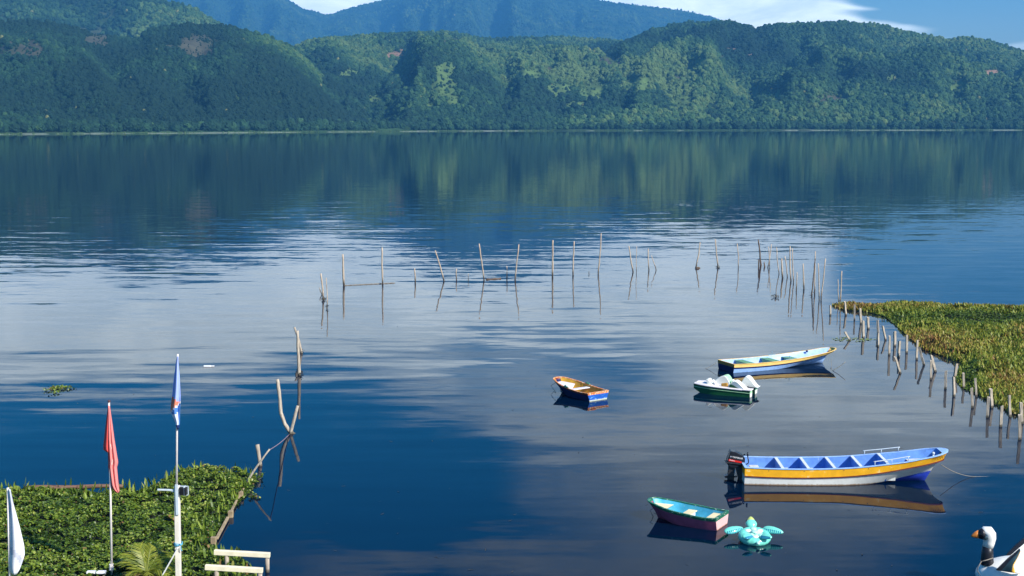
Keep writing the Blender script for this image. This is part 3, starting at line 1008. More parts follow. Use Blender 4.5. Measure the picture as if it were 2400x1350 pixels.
# ---- long passenger launch with the outboard motor
def build_launch():
    o0 = at(1738, 1123)
    root = thing('motor_launch', 'long open yellow and white motorboat with a black outboard motor and a blue interior', 'boat', o0, R(-1.5))
    L = 6.85
    B = Boat(root, L,
             [0, 0.15, 0.35, 0.55, 0.72, 0.86, 1.0],
             [0.80, 0.84, 0.85, 0.83, 0.77, 0.63, 0.30],
             [0.60, 0.57, 0.57, 0.62, 0.74, 0.89, 1.06],
             [0.73, 0.78, 0.79, 0.72, 0.48, 0.20, 0.0],
             [-0.02, -0.04, -0.05, -0.04, 0.03, 0.17, 0.34],
             [-0.16, -0.18, -0.18, -0.18, -0.17, -0.14, -0.10],
             [(-0.25, 6.0), (0.0, 6.15), (0.25, 6.3), (0.5, 6.42), (0.70, 6.60), (0.80, 6.84), (1.2, 6.88)], 0.30, blunt=0.5, flare=2.4)
    B.strip('sheer_strake', 0, 1, YELLOW)
    B.strip('topsides', 1, 3, WHITE)
    B.strip('hull_bottom', 3, 4, BOTTOM_BLUE)
    mb = MB(); mb.sweep(B.line(1, 0.008), 0.03, 0.035)
    mb.build('rub_rail', DARK_RED, root)
    B.inner('interior_wall', BLUE_IN, paint('blue_floor_paint', (0.22, 0.34, 0.55), 0.6, 0.2, 6))
    B.transom((YELLOW, WHITE))
    B.gunwale(PALE_BLUE, 0.075, 0.025)
    # seven cross bulkheads with a low locker box in front of each
    for x in (1.24, 2.09, 2.95, 3.82, 4.70):
        t = x / B.stemx(0.4)
        S = B.sec(t)
        zs_ = [q[1] for q in S][::-1]; bs_ = [q[0] for q in S][::-1]
        ztop = S[0][1] - 0.02
        prof = [(max(float(np.interp(z, zs_, bs_)) - 0.046, 0.05), z) for z in np.linspace(ztop, 0.065, 5)]
        poly = prof + [(-b, z) for b, z in prof[::-1]]
        n = len(poly)
        m2 = MB()
        m2.add([(x, b, z) for b, z in poly] + [(x + 0.045, b, z) for b, z in poly],
               [tuple(range(n)), tuple(range(2 * n - 1, n - 1, -1))] + [(i, i + n, (i + 1) % n + n, (i + 1) % n) for i in range(n)])
        bk = m2.build('bulkhead', BLUE_IN, root, weld=True)
        cap = MB(); cap.box((x + 0.0225, 0, ztop + 0.012), (0.10, 2 * prof[0][0] - 0.01, 0.024))
        cap.build('bulkhead_cap', paint('pale_cap_paint', (0.66, 0.70, 0.72), 0.5, 0.08, 6), bk)
        bx = MB(); bx.box((x + 0.21, 0, 0.19), (0.32, 2 * min(prof[4][0], 0.45) - 0.10, 0.24))
        bx.build('seat_box', GREY_DECK, root, bevel=0.01)
    bx = MB(); bx.box((0.46, 0, 0.22), (0.30, 1.02, 0.30)); bx.build('seat_box', GREY_DECK, root, bevel=0.01)
    # bow platform and stem deck
    bow = MB()
    rows = []
    for x in np.linspace(5.62, 6.35, 8):
        t = x / B.stemx(0.6)
        S = B.sec(min(t, 0.97))
        zs_ = [q[1] for q in S][::-1]
        zt = 0.60 + 0.12 * (x - 5.62)
        b = max(float(np.interp(zt, zs_, [q[0] for q in S][::-1])) - 0.05, 0.02)
        rows.append([(x, -b, zt), (x, 0, zt + 0.01), (x, b, zt)])
    bow.grid(rows, flip=True)
    a = rows[0]
    bow.add([a[0], a[2], (a[2][0], a[2][1] * 0.62, 0.34), (a[0][0], a[0][1] * 0.62, 0.34)], [(0, 1, 2, 3)], 1)
    bow.build('bow_seat', [GREY_DECK, paint('red_brown_panel', (0.25, 0.03, 0.02), 0.6, 0.2, 6)], root)
    dk = MB(); rows = []
    for t in (0.962, 0.972, 0.982, 0.990, 0.996, 1.0):
        b, z = B.sec(t)[0]
        x = t * B.stemx(z)
        rows.append([(x, -b * 0.96, z + 0.014), (x, 0, z + 0.02), (x, b * 0.96, z + 0.014)])
    dk.grid(rows, flip=True)
    dk.build('bow_deck', PALE_BLUE, root)
    ps = MB(); ps.tube([(6.40, 0.0, 0.6), (6.40, 0.0, 0.90)], [0.035, 0.035], 10); ps.ellipsoid((6.40, 0, 0.93), (0.055, 0.055, 0.055), nu=12, nv=8)
    ps.build('bow_post', METAL, root, smooth=True)
    # grab rails
    for side in (-1, 1):
        rail = MB(); pts = []
        for x in (4.28, 4.84, 5.40):
            t = x / B.stemx(0.75)
            b, z = B.sec(t)[0]
            p = Vector((x, side * (b - 0.03), z))
            rail.tube([p, p + Vector((0, 0, 0.15))], 0.013, 6)
            pts.append(p + Vector((0, 0, 0.15)))
        rail.tube([pts[0] - Vector((0.05, 0, 0))] + pts + [pts[-1] + Vector((0.05, 0, 0))], 0.016, 6)
        rail.build('grab_rail', METAL, root, smooth=True)
    # worn dark lettering strokes near the bow on the near side
    lt = MB()
    rg = random.Random(4)
    for k, (q, zt, hh) in enumerate(((0.913, .035, .035), (0.918, .05, .03), (0.923, .04, .09), (0.928, .035, .05), (0.933, .03, .10), (0.938, .04, .04),
                                     (0.944, .03, .08), (0.952, .03, .13), (0.958, .06, .07), (0.963, .02, .14), (0.975, .03, .11))):
        b, z = B.sec(q)[0]; b2, z2 = B.sec(q)[1]
        def sp(zz):
            kk = (z - zz) / (z - z2)
            return (q * B.stemx(zz) + 0.004, -(b + (b2 - b) * kk) - 0.006, zz)
        lt.tube([sp(z - zt), sp(z - zt - hh)], 0.006, 4)
    lt.build('worn_lettering', paint('faded_black_letter', (0.09, 0.055, 0.02), 0.7, 0.3, 9, bump=0), root)
    # drain bolts
    for q in (0.12, 0.30, 0.5, 0.62):
        b, z = B.sec(q)[0]
        bl = MB()
        bl.ellipsoid((q * B.stemx(z), -b + 0.002, z - 0.07), (0.016, 0.012, 0.016), nu=8, nv=6)
        bl.build('bolt', BLACK, root)

    # outboard motor
    mo = bpy.data.objects.new('outboard_motor', None)
    COL.objects.link(mo); mo.parent = root

    def q(px, py):
        return ((px - 1738) * 0.0141, (1125 - py) * 0.0146)
    m = MB(); m.prism([q(1709, 1056.5), q(1722, 1058.5), q(1737, 1066), q(1744, 1073), q(1744, 1085), q(1742, 1087.5), q(1700, 1083.5)][::-1], -0.17, 0.17)
    m.build('cowling', BLACK, mo, bevel=0.035, seg=3)
    m = MB(); m.prism([q(1698.5, 1082), q(1744, 1086.5), q(1743, 1089), q(1698, 1084.5)][::-1], -0.18, 0.18)
    m.build('cowling_seam', MOTOR_GREY, mo, bevel=0.008)
    m = MB(); m.prism([q(1700, 1084.5), q(1743, 1089), q(1740, 1095), q(1727, 1098), q(1708, 1095)][::-1], -0.14, 0.14)
    m.build('lower_cowl', BLACK, mo, bevel=0.02)
    m = MB(); m.prism([q(1706, 1093), q(1722, 1096), q(1720, 1116), q(1719, 1145), q(1704, 1145), q(1704, 1116)][::-1], -0.07, 0.07)
    m.build('drive_leg', MOTOR_GREY, mo, bevel=0.02)
    m = MB(); m.prism([q(1696, 1116), q(1706, 1114), q(1726, 1116), q(1726, 1119), q(1698, 1121)][::-1], -0.11, 0.11)
    m.build('cavitation_plate', BLACK, mo, bevel=0.01)
    for yy in (-0.13, 0.13):
        m = MB(); m.prism([q(1723, 1096), q(1743, 1093), q(1744, 1100), q(1737, 1120), q(1731, 1126), q(1727, 1112)][::-1], yy - 0.025, yy + 0.025)
        m.build('clamp_bracket', MOTOR_GREY, mo, bevel=0.008)
    m = MB(); m.tube([(q(1722, 1101)[0], -0.08, q(1722, 1101)[1]), (q(1720, 1110)[0], -0.08, q(1720, 1110)[1])], 0.012, 6)
    m.build('tilt_rod', METAL, mo, smooth=True)
    h1, h2, h3 = q(1740, 1092), q(1752, 1086), q(1750.5, 1060)
    m = MB(); m.tube([(h1[0], -0.06, h1[1]), (h2[0], -0.1, h2[1]), (h2[0] + .01, -0.1, h2[1] + .06), (h3[0], -0.1, h3[1] - .12)], 0.02, 8)
    m.tube([(h3[0], -0.1, h3[1] - .13), (h3[0], -0.1, h3[1])], 0.028, 8)
    m.build('tiller_handle', BLACK, mo, smooth=True)
    k1 = q(1744, 1067)
    m = MB(); m.ellipsoid((k1[0], 0, k1[1]), (0.03, 0.04, 0.03), nu=10, nv=8); m.tube([(k1[0] - .08, 0, k1[1] - .02), (k1[0], 0, k1[1])], 0.012, 6)
    m.build('starter_grip', BLACK, mo, smooth=True)
    m = MB(); m.prism([q(1705.5, 1074.6), q(1736, 1080.6), q(1736, 1084.2), q(1704.5, 1079.2)][::-1], -0.178, -0.171)
    m.build('stripe', RED_STRIPE, mo)
    a = q(1713, 1071.8)
    text_mesh('lettering', 'YAMAHA', 0.088, (a[0], -0.174, a[1]), (R(90), R(9), 0), LETTER_WHITE, mo)
    a = q(1707, 1078.2)
    text_mesh('lettering', 'Enduro', 0.06, (a[0], -0.179, a[1]), (R(90), R(9), 0), LETTER_WHITE, mo)
    a = q(1710, 1069.0)
    m = MB(); m.tube([(a[0], -0.171, a[1]), (a[0], -0.175, a[1])], 0.026, 14)
    m.build('round_emblem', paint('emblem_grey', (0.30, 0.34, 0.42), 0.4, 0.1, 8, bump=0), mo)
    # mooring line running out to the right from the bow
    Y = o0.y - 0.15
    tip = on(2206, 1089, Y)
    end = at(2286, 1117)
    far = at(2345, 1116)
    pts = sag(tip, end, 12, 0.10) + [far + Vector((0, 0, -0.02))]
    rope('mooring_rope', pts, 0.012, ROPE, 'mooring rope slanting from the bow of the motorboat down into the water')
    return root


build_launch()


def build_blue_boat():
    c = (at(1716, 873.5) + at(1687, 864.0)) / 2
    c.z = 0
    yaw = math.atan2(0.40, 0.917)
    root = thing('wooden_boat', 'pale blue open boat with a yellow rim and three green benches', 'boat', c, yaw)
    B = Boat(root, 6.35, [0, 0.15, 0.35, 0.55, 0.72, 0.86, 1.0],
             [0.74, 0.78, 0.80, 0.77, 0.70, 0.56, 0.28],
             [0.42, 0.40, 0.40, 0.44, 0.51, 0.60, 0.72],
             [0.66, 0.70, 0.70, 0.60, 0.42, 0.18, 0.0],
             [-0.02, -0.03, -0.02, 0.03, 0.13, 0.24, 0.34],
             [-0.16] * 7, [(-0.25, 5.5), (0.0, 5.6), (0.3, 5.8), (0.5, 6.1), (0.62, 6.34), (1.0, 6.38)], 0.155, blunt=0.45, floor=0.05, flare=2.2, mid=0.27)
    B.strip('sheer_strake', 0, 1, YELLOW_PALE)
    B.strip('navy_stripe', 1, 2, NAVY)
    B.strip('topsides', 2, 3, PALE_BLUE)
    B.strip('hull_bottom', 3, 4, PALE_BLUE)
    B.inner('interior_wall', paint('light_blue_interior', (0.36, 0.52, 0.84), 0.5, 0.12, 6, chip=(0.7, 0.75, 0.8), chip_amt=0.05))
    B.transom((paint('orange_brown_paint', (0.42, 0.19, 0.03), 0.5, 0.2, 5), NAVY))
    B.gunwale(YELLOW_PALE, 0.06, 0.022)
    for x in (0.95, 2.45, 3.65):
        t = x / B.stemx(0.3)
        S = B.sec(t)
        b = float(np.interp(0.3, [q[1] for q in S][::-1], [q[0] for q in S][::-1])) - 0.05
        mb = MB(); mb.box((x + 0.22, 0, 0.325), (0.46, 2 * b, 0.04)); bench = mb.build('bench', GREEN_SEAT, root, bevel=0.006)
        mb = MB(); mb.box((x + 0.02, 0, 0.175), (0.035, 2 * min(b, B.chineb(t) * 0.92) - 0.10, 0.258)); mb.build('bench_support', GREEN_SEAT, bench)
    for x, sd_ in ((3.15, 1), (3.15, -1)):
        b, z = B.sec(x / B.stemx(0.5))[0]
        mb = MB()
        mb.box((x, sd_ * (b - 0.02), z + 0.03), (0.45, 0.05, 0.025))
        mb.tube([(x, sd_ * (b - 0.02), z + 0.03), (x, sd_ * (b - 0.02), z + 0.22)], 0.014, 6)
        mb.build('rowlock', paint('teal_metal', (0.20, 0.36, 0.45), 0.4, 0.1, 8), root)
    b, z = B.sec(0.90)[0]
    mb = MB(); mb.box((5.0, b * 0.8, 0.56), (0.10, 0.06, 0.10)); mb.build('cleat', NAVY, root, bevel=0.01)
    Y = c.y
    rope('mooring_rope', sag(on(1680, 849, Y + .5), at(1654, 864.5), 8, 0.02) + [at(1640, 866, -0.05)], 0.010, ROPE,
         'thin rope from the stern of the pale blue boat into the water')
    rope('mooring_rope', sag(on(1948, 840, Y + 2.2), at(1949, 869), 4, 0.0), 0.010, ROPE,
         'thin rope hanging straight down from the bow of the pale blue boat')
    rope('mooring_rope', sag(at(1951, 869), on(1982, 848, at(1951, 869).y), 6, 0.02), 0.014, ROPE,
         'dark cord slanting up to the right of the pale blue boat')


build_blue_boat()


def rowboat(label, px, py, ang_, L, beam, mats, h0, h1, loc_tag):
    c = at(px, py)
    root = thing('rowing_boat', label, 'boat', c, R(ang_))
    band, hull, inside, rail, tr_band, tr, deck = mats
    B = Boat(root, L, [0, 0.2, 0.4, 0.6, 0.76, 0.88, 1.0],
             [beam * k for k in (0.46, 0.50, 0.50, 0.48, 0.42, 0.32, 0.17)],
             [h0, h0 - 0.01, h0 + 0.02, h0 + (h1 - h0) * 0.3, h0 + (h1 - h0) * 0.55, h0 + (h1 - h0) * 0.78, h1],
             [beam * k for k in (0.37, 0.40, 0.40, 0.36, 0.27, 0.14, 0.0)],
             [-0.03, -0.04, -0.04, -0.02, 0.02, 0.08, 0.14], [-0.12] * 7,
             [(-0.2, L * 0.84), (0.0, L * 0.87), (h1 * 0.6, L * 0.95), (h1, L), (1.2, L * 1.02)], 0.085, blunt=0.5, floor=0.04, thick=0.035)
    B.strip('sheer_strake', 0, 1, band)
    B.strip('topsides', 1, 3, hull)
    B.strip('hull_bottom', 3, 4, hull)
    B.inner('interior_wall', inside)
    B.transom((tr_band, tr))
    B.gunwale(rail, 0.065, 0.03)
    return root, B, c


def build_orange_rowboat():
    mats = (ROW_RED, NAVY, MUSTARD, ORANGE, ORANGE, TRANSOM_BLUE, CREAM)  # sides take near-black NAVY, their shade put into the colour
    root, B, c = rowboat('small blue rowing boat with an orange rim, mustard inside and a white seat plank', 1402, 938, 127, 2.85, 1.28, mats, 0.36, 0.60, 'orange')
    # bow deck sheet, seat, thwart
    mb = MB(); rows = []
    for x in np.linspace(2.12, 2.70, 7):
        t = min(x / B.stemx(0.4), 0.97)
        S = B.sec(t)
        z = 0.36 + 0.10 * (x - 2.12)
        b = max(float(np.interp(z, [q[1] for q in S][::-1], [q[0] for q in S][::-1])) - 0.04, 0.01)
        rows.append([(x, -b, z), (x, 0, z + .005), (x, b, z)])
    mb.grid(rows, flip=True)
    r0 = rows[0]
    mb.add([r0[0], r0[2], (r0[2][0], r0[2][1] * .85, 0.06), (r0[0][0], r0[0][1] * .85, 0.06)], [(0, 1, 2, 3)])
    mb.build('bow_seat', LILAC, root)
    B.bench(1.35, 0.24, 0.32, 0.035, LILAC, 'thwart', shrink=0.03)
    mb = MB(); mb.tube([(0.95, -0.42, 0.06), (0.98, 0.35, 0.09)], 0.035, 8); mb.build('loose_pole', paint('pinkish_wood', (0.42, 0.25, 0.16), 0.7, 0.2, 8), root, smooth=True)
    for x in (0.62, 1.75):
        for sd_ in (-1, 1):
            mb = MB()
            S = B.sec(x / B.stemx(0.3))
            prof = [(q[0] - 0.038, q[1]) for q in S[:4]]
            for a, b in zip(prof[:-1], prof[1:]):
                if b[1] > 0.03:
                    mb.beam((x, sd_ * a[0], a[1]), (x, sd_ * b[0], b[1]), 0.03, 0.02)
            mb.build('rib', MUSTARD, root)
    for sd_ in (-1, 1):
        x = 1.45
        b, z = B.sec(x / B.stemx(0.4))[0]
        mb = MB(); mb.box((x, sd_ * (b - 0.01), z + 0.035), (0.30, 0.07, 0.04)); mb.box((x + .04, sd_ * (b - 0.01), z + 0.07), (0.10, 0.05, 0.05))
        mb.build('rowlock', paint('green_rowlock', (0.05, 0.22, 0.13), 0.4, 0.2, 8, chip=(0.5, .7, .6), chip_amt=.08), root, bevel=0.01)
    tip = on(1302, 897, c.y + 2.0)
    rope('mooring_rope', [tip, on(1291, 904, c.y + 2.3), on(1298, 913, c.y + 2.2), at(1303, 921)], 0.010, ROPE,
         'short dark rope looping off the bow of the orange rimmed rowing boat')


def build_pink_rowboat():
    mats = (GREEN_RAIL, paint('shaded_pink_paint', (0.30, 0.07, 0.14), 0.45, 0.15, 5), TEAL_IN, GREEN_RAIL, GREEN_RAIL, PINK, CREAM)  # plum sides: pink hull with its shade put into the colour
    root, B, c = rowboat('small pink rowing boat with a chipped green rim, teal inside and cream seats', 1692, 1236, 150.5, 2.36, 1.12, mats, 0.38, 0.56, 'pink')
    B.band = 0.085
    for x, w in ((0.30, 0.32), (1.12, 0.28)):
        b = B.bench(x, w, 0.27, 0.03, CREAM, 'thwart', shrink=0.05)
        mb = MB(); mb.box((x - w * 0.3, 0, 0.15), (w * 0.3, 0.7, 0.21)); mb.build('thwart_box', LETTER_WHITE, b)
    mb = MB(); rows = []
    for x in np.linspace(1.72, 2.24, 8):
        t = min(x / B.stemx(0.4), 0.97)
        S = B.sec(t)
        z = 0.36 + 0.10 * (x - 1.72)
        b = max(float(np.interp(z, [q[1] for q in S][::-1], [q[0] for q in S][::-1])) - 0.04, 0.01)
        rows.append([(x, -b, z), (x, 0, z + .005), (x, b, z)])
    mb.grid(rows, flip=True)
    mb.build('bow_seat', CREAM, root)
    tip = on(1530, 1192, c.y + 1.2)
    rope('mooring_rope', [tip, on(1523, 1196, c.y + 1.2), on(1527, 1203, c.y + 1.1), at(1531, 1211)], 0.008, ROPE,
         'short dark rope looping off the bow of the pink rowing boat')


build_orange_rowboat()
build_pink_rowboat()


# ---- pedal boat
def build_pedal_boat():
    c = (at(1752, 932) + at(1780, 921)) / 2
    c.z = 0
    root = thing('pedal_boat', 'white and green twin hulled pedal boat with humped seats beside the pale blue boat', 'pedal boat', c, math.atan2(0.42, -0.91))
    GW = paint('gelcoat_white', (0.80, 0.82, 0.76), 0.3, 0.05, 4, chip=(0.6, .6, .5), chip_amt=0.03, bump=0.01)
    GG = paint('gelcoat_green', (0.015, 0.11, 0.04), 0.3, 0.15, 4)
    MINT = paint('gelcoat_mint', (0.40, 0.70, 0.42), 0.35, 0.1, 4)
    GRB = paint('grey_blue_plastic', (0.38, 0.47, 0.52), 0.4, 0.08, 4)
    DG = paint('dark_green_plastic', (0.015, 0.07, 0.03), 0.4, 0.2, 4)
    L, W = 2.65, 1.30
    for sd_ in (-1, 1):
        mb = MB()
        rows = []
        for k in range(19):
            t = k / 18
            x = L * t
            wid = 0.20 * (1 - max(0, (t - 0.55) / 0.45) ** 2.2 * 0.9)
            top = 0.30 + 0.08 * t
            bot = -0.12 + 0.30 * max(0, (t - 0.6) / 0.4) ** 2
            y0 = sd_ * (0.43 - 0.12 * max(0, (t - .5) / .5) ** 2)
            rows.append([(x, y0 - wid, top), (x, y0 - wid * 1.02, top - 0.10), (x, y0 - wid * 1.06, top - 0.115), (x, y0 - wid * 0.96, top - 0.13), (x, y0 - wid * 0.8, bot),
                         (x, y0 + wid * 0.8, bot), (x, y0 + wid * 0.96, top - 0.13), (x, y0 + wid * 1.06, top - 0.115), (x, y0 + wid * 1.02, top - 0.10), (x, y0 + wid, top)])
        mb.grid(rows, mi=lambda i, j: 1 if j in (1, 2, 6, 7) else 0)
        n = len(rows[0])
        # stern plate in two colours
        r = rows[0]
        mb.add([r[0], r[3], r[6], r[9]], [(0, 1, 2, 3)], 1)
        mb.add([r[3], r[4], r[5], r[6]], [(0, 1, 2, 3)], 2)
        mb.build('hull', [GG, MINT, GW], root, smooth=False, weld=True)
    # deck with an upturned pale rim, one moulding from side to side
    dk = MB(); rows = []
    for k in range(21):
        t = k / 20
        x = 0.34 + (L * 0.99 - 0.34) * t
        t = (x + 0.04) / (L * 1.03)
        hw = W / 2 * (1 - max(0, (t - 0.45) / 0.55) ** 2.4 * 0.55)
        z = 0.305 + 0.085 * t
        rows.append([(x, -hw, z - 0.035), (x, -hw - 0.02, z), (x, -hw + 0.02, z + 0.03), (x, -hw + 0.10, z + 0.035), (x, -hw * 0.35, z + 0.03), (x, 0, z + 0.015),
                     (x, hw * 0.35, z + 0.03), (x, hw - 0.10, z + 0.035), (x, hw - 0.02, z + 0.03), (x, hw + 0.02, z), (x, hw, z - 0.035)])
    dk.grid(rows, flip=True)
    dk.add(rows[-1], [tuple(range(11))])
    dk.add(rows[0], [tuple(range(10, -1, -1))])
    dk.build('deck', paint('pale_pink_white', (0.78, 0.72, 0.74), 0.35, 0.05, 4), root, weld=True)

    for sd_ in (-1, 1):
        mb = MB(); mb.box((0.145, sd_ * 0.44, 0.325), (0.40, 0.46, 0.05)); mb.build('stern_ledge', paint('pale_pink_white', (0.78, 0.72, 0.74), 0.35, 0.05, 4), root, bevel=0.018)

    def hump(name, x0, xp, x1, y0, y1, h, top_mat, side_mat, z0=0.33, n=16, e0=1.0, e1=1.0):
        """wave shaped moulding: bell profile along the boat, carried across it"""
        prof = []
        for k in range(n + 1):
            x = x0 + (x1 - x0) * k / n
            u = (x - xp) / (x1 - xp) if x > xp else (xp - x) / (xp - x0)
            prof.append((x, z0 + h * (0.5 + 0.5 * math.cos(math.pi * u)) ** (e1 if x > xp else e0)))
        mb = MB()
        rows = []
        for f, dz in ((0, -0.02), (0.06, 0.0), (0.5, 0.015), (0.94, 0.0), (1, -0.02)):
            rows.append([(x, y0 + (y1 - y0) * f, z + (dz if 0 < k < n else 0)) for k, (x, z) in enumerate(prof)])
        mb.grid(rows, 0)
        mb.add(rows[0], [tuple(range(n + 1))], 1)
        mb.add(rows[-1], [tuple(range(n, -1, -1))], 1)
        return mb.build(name, [top_mat, side_mat], root)
    hump('rear_seat_back', -0.16, 0.38, 0.72, -0.58, -0.12, 0.46, GW, GW, e0=1.0, e1=0.8)
    hump('rear_seat_back', 0.16, 0.72, 1.02, 0.10, 0.54, 0.34, GW, GRB, e0=1.0, e1=0.7)
    hump('seat_panel', 0.36, 0.90, 1.00, 0.542, 0.555, 0.17, DG, DG, e0=1.5, e1=0.8)
    hump('wheel_arch', 0.98, 1.30, 1.90, -0.50, 0.16, 0.44, MINT, GRB, e0=0.6, e1=0.6)
    hump('arch_rim', 0.95, 1.30, 1.93, 0.161, 0.20, 0.46, GW, GW, e0=0.6, e1=0.6)
    hump('front_seat', 0.70, 0.95, 1.10, -0.12, 0.10, 0.30, GW, GW)
    mb = MB(); mb.prism([(1.78, 0.36), (2.02, 0.36), (2.10, 0.60), (1.98, 0.62)], -0.10, 0.32); mb.build('bow_console', GW, root, bevel=0.03)
    mb = MB(); mb.prism([(1.62, 0.37), (1.66, 0.36), (1.80, 0.60), (1.76, 0.62)], 0.20, 0.28); mb.build('steering_bar', LETTER_WHITE, root)
    mb = MB(); mb.box((1.20, 0.42, 0.44), (0.30, 0.13, 0.17), rot=(0, R(10), 0)); mb.build('life_jacket', paint('amber_fabric', (0.46, 0.24, 0.04), 0.8, 0.2, 9), root, bevel=0.04)
    mb = MB(); mb.box((1.50, 0.30, 0.365), (0.5, 0.34, 0.02)); mb.build('foot_well', NAVY, root)
    # paddle wheel between the hulls at the stern
    mb = MB()
    for k in range(8):
        a = 2 * math.pi * k / 8
        mb.box((0.28 + 0.14 * math.cos(a), 0, 0.14 + 0.14 * math.sin(a)), (0.20, 0.30, 0.015), rot=(0, -a, 0))
    mb.tube([(0.28, -0.2, 0.14), (0.28, 0.2, 0.14)], 0.03, 8)
    mb.build('paddle_wheel', BLACK, root)


build_pedal_boat()


# ---- inflatable turtle
def build_turtle():
    c = at(1768, 1268)
    root = thing('inflatable_turtle', 'turquoise inflatable turtle float with four flippers drifting by the pink rowing boat', 'pool float', c, R(-2))
    TQ = paint('turquoise_vinyl', (0.17, 0.66, 0.53), 0.18, 0.06, 5, bump=0.02, spec=0.6)
    TQL = paint('pale_turquoise_vinyl', (0.46, 0.82, 0.70), 0.18, 0.06, 5, bump=0.02, spec=0.6)
    TQD = paint('blue_vinyl_print', (0.03, 0.24, 0.38), 0.2, 0.1, 5, bump=0, spec=0.6)
    LIME = paint('lime_vinyl', (0.50, 0.58, 0.16), 0.2, 0.15, 3, spec=0.6)
    # body: fat scalloped ring
    mb = MB(); rows = []
    N = 60
    for i in range(N + 1):
        a = 2 * math.pi * i / N
        row = []
        rr = 0.155 + 0.006 * math.cos(18 * a)
        for k in range(17):
            b = 2 * math.pi * k / 16
            row.append(((0.315 + rr * math.cos(b)) * math.cos(a), (0.34 + rr * math.cos(b)) * math.sin(a), 0.13 + 0.06 * math.sin(a) + rr * 0.86 * math.sin(b)))
        rows.append(row)
    mb.grid(rows, flip=True)
    mb.build('body_ring', TQ, root, smooth=True, weld=True)
    mb = MB(); rows = []
    for i in range(10):
        r = 0.30 * i / 9
        rows.append([(r * math.cos(2 * math.pi * k / 40), 1.3 * r * math.sin(2 * math.pi * k / 40),
                      0.17 + 0.20 * r * math.sin(2 * math.pi * k / 40) + 0.10 * math.cos(r / 0.30 * math.pi / 2) + 0.02 * math.cos(5 * 2 * math.pi * k / 40) * math.sin(r / 0.3 * math.pi)) for k in range(41)])
    mb.grid(rows)
    mb.build('shell_cushion', TQL, root, smooth=True, weld=True)
    for k in range(6):
        a = 2 * math.pi * (k + 0.5) / 6
        m2 = MB(); m2.ellipsoid((0.20 * math.cos(a), 0.26 * math.sin(a), 0.235 + 0.05 * math.sin(a)), (0.105, 0.10, 0.05), rot=(0, 0, a), nu=14, nv=8)
        m2.build('shell_plate', TQL if k % 2 else LETTER_WHITE, root, smooth=True)
    m2 = MB(); m2.ellipsoid((0, 0, 0.275), (0.11, 0.13, 0.05), nu=16, nv=8); m2.build('shell_plate', TQL, root, smooth=True)

    def flipper(p, size, rot):
        f = MB()
        def shp(q):
            x = q.x
            w = 1 - 0.25 * x
            return (x, q.y * w, q.z * (1 + 0.06 * math.cos(26 * x)))
        f.ellipsoid(p, size, rot, 32, 14, 0, shp)
        o = f.build('flipper', TQ, root, smooth=True)
        st = MB()
        M_ = Euler(rot).to_matrix()
        for j in range(9):
            x = -0.75 + 1.5 * j / 8
            y = -math.sqrt(max(1 - x * x, 0)) * (1 - 0.25 * x)
            for a0, a1 in ((0.72, 0.98),):
                q1 = Vector((x * size[0], y * size[1] * 0.42, size[2] * 1.02 * math.sqrt(max(1 - x * x, 0.02))))
                q2 = Vector((x * size[0], y * size[1] * 1.04, size[2] * 0.10))
                st.beam(Vector(p) + M_ @ q1, Vector(p) + M_ @ q2, 0.028, 0.02)
        st.build('stripe_print', TQD, o)
        return o
    flipper((-0.57, 0.24, 0.25), (0.30, 0.13, 0.075), (R(28), R(-6), R(22)))
    flipper((0.57, 0.24, 0.25), (0.30, 0.13, 0.075), (R(28), R(6), R(-22)))
    flipper((-0.25, -0.42, 0.26), (0.17, 0.11, 0.055), (R(24), 0, R(32)))
    flipper((0.28, -0.42, 0.26), (0.17, 0.11, 0.055), (R(24), 0, R(-32)))
    hd = MB()
    hd.ellipsoid((0, 0.74, 0.30), (0.17, 0.20, 0.11), (R(38), 0, 0), 24, 14, 0, lambda q: (q.x * (1 - 0.35 * max(q.y, 0)), q.y, q.z))
    h = hd.build('head', TQ, root, smooth=True)
    hd = MB(); hd.ellipsoid((0, 0.785, 0.37), (0.12, 0.15, 0.075), (R(38), 0, 0), 20, 12, 0, lambda q: (q.x * (1 - 0.4 * max(q.y, 0)), q.y, q.z)); hd.build('face_patch', LIME, h, smooth=True)
    tl = MB(); tl.ellipsoid((0.02, -0.60, 0.12), (0.06, 0.10, 0.05), nu=14, nv=8); tl.build('tail', TQL, root, smooth=True)
    for x in (-0.13, 0.13):
        e = MB(); e.ellipsoid((x, 0.78, 0.38), (0.022, 0.03, 0.03), nu=10, nv=8); e.build('eye', BLACK, h, smooth=True)


build_turtle()


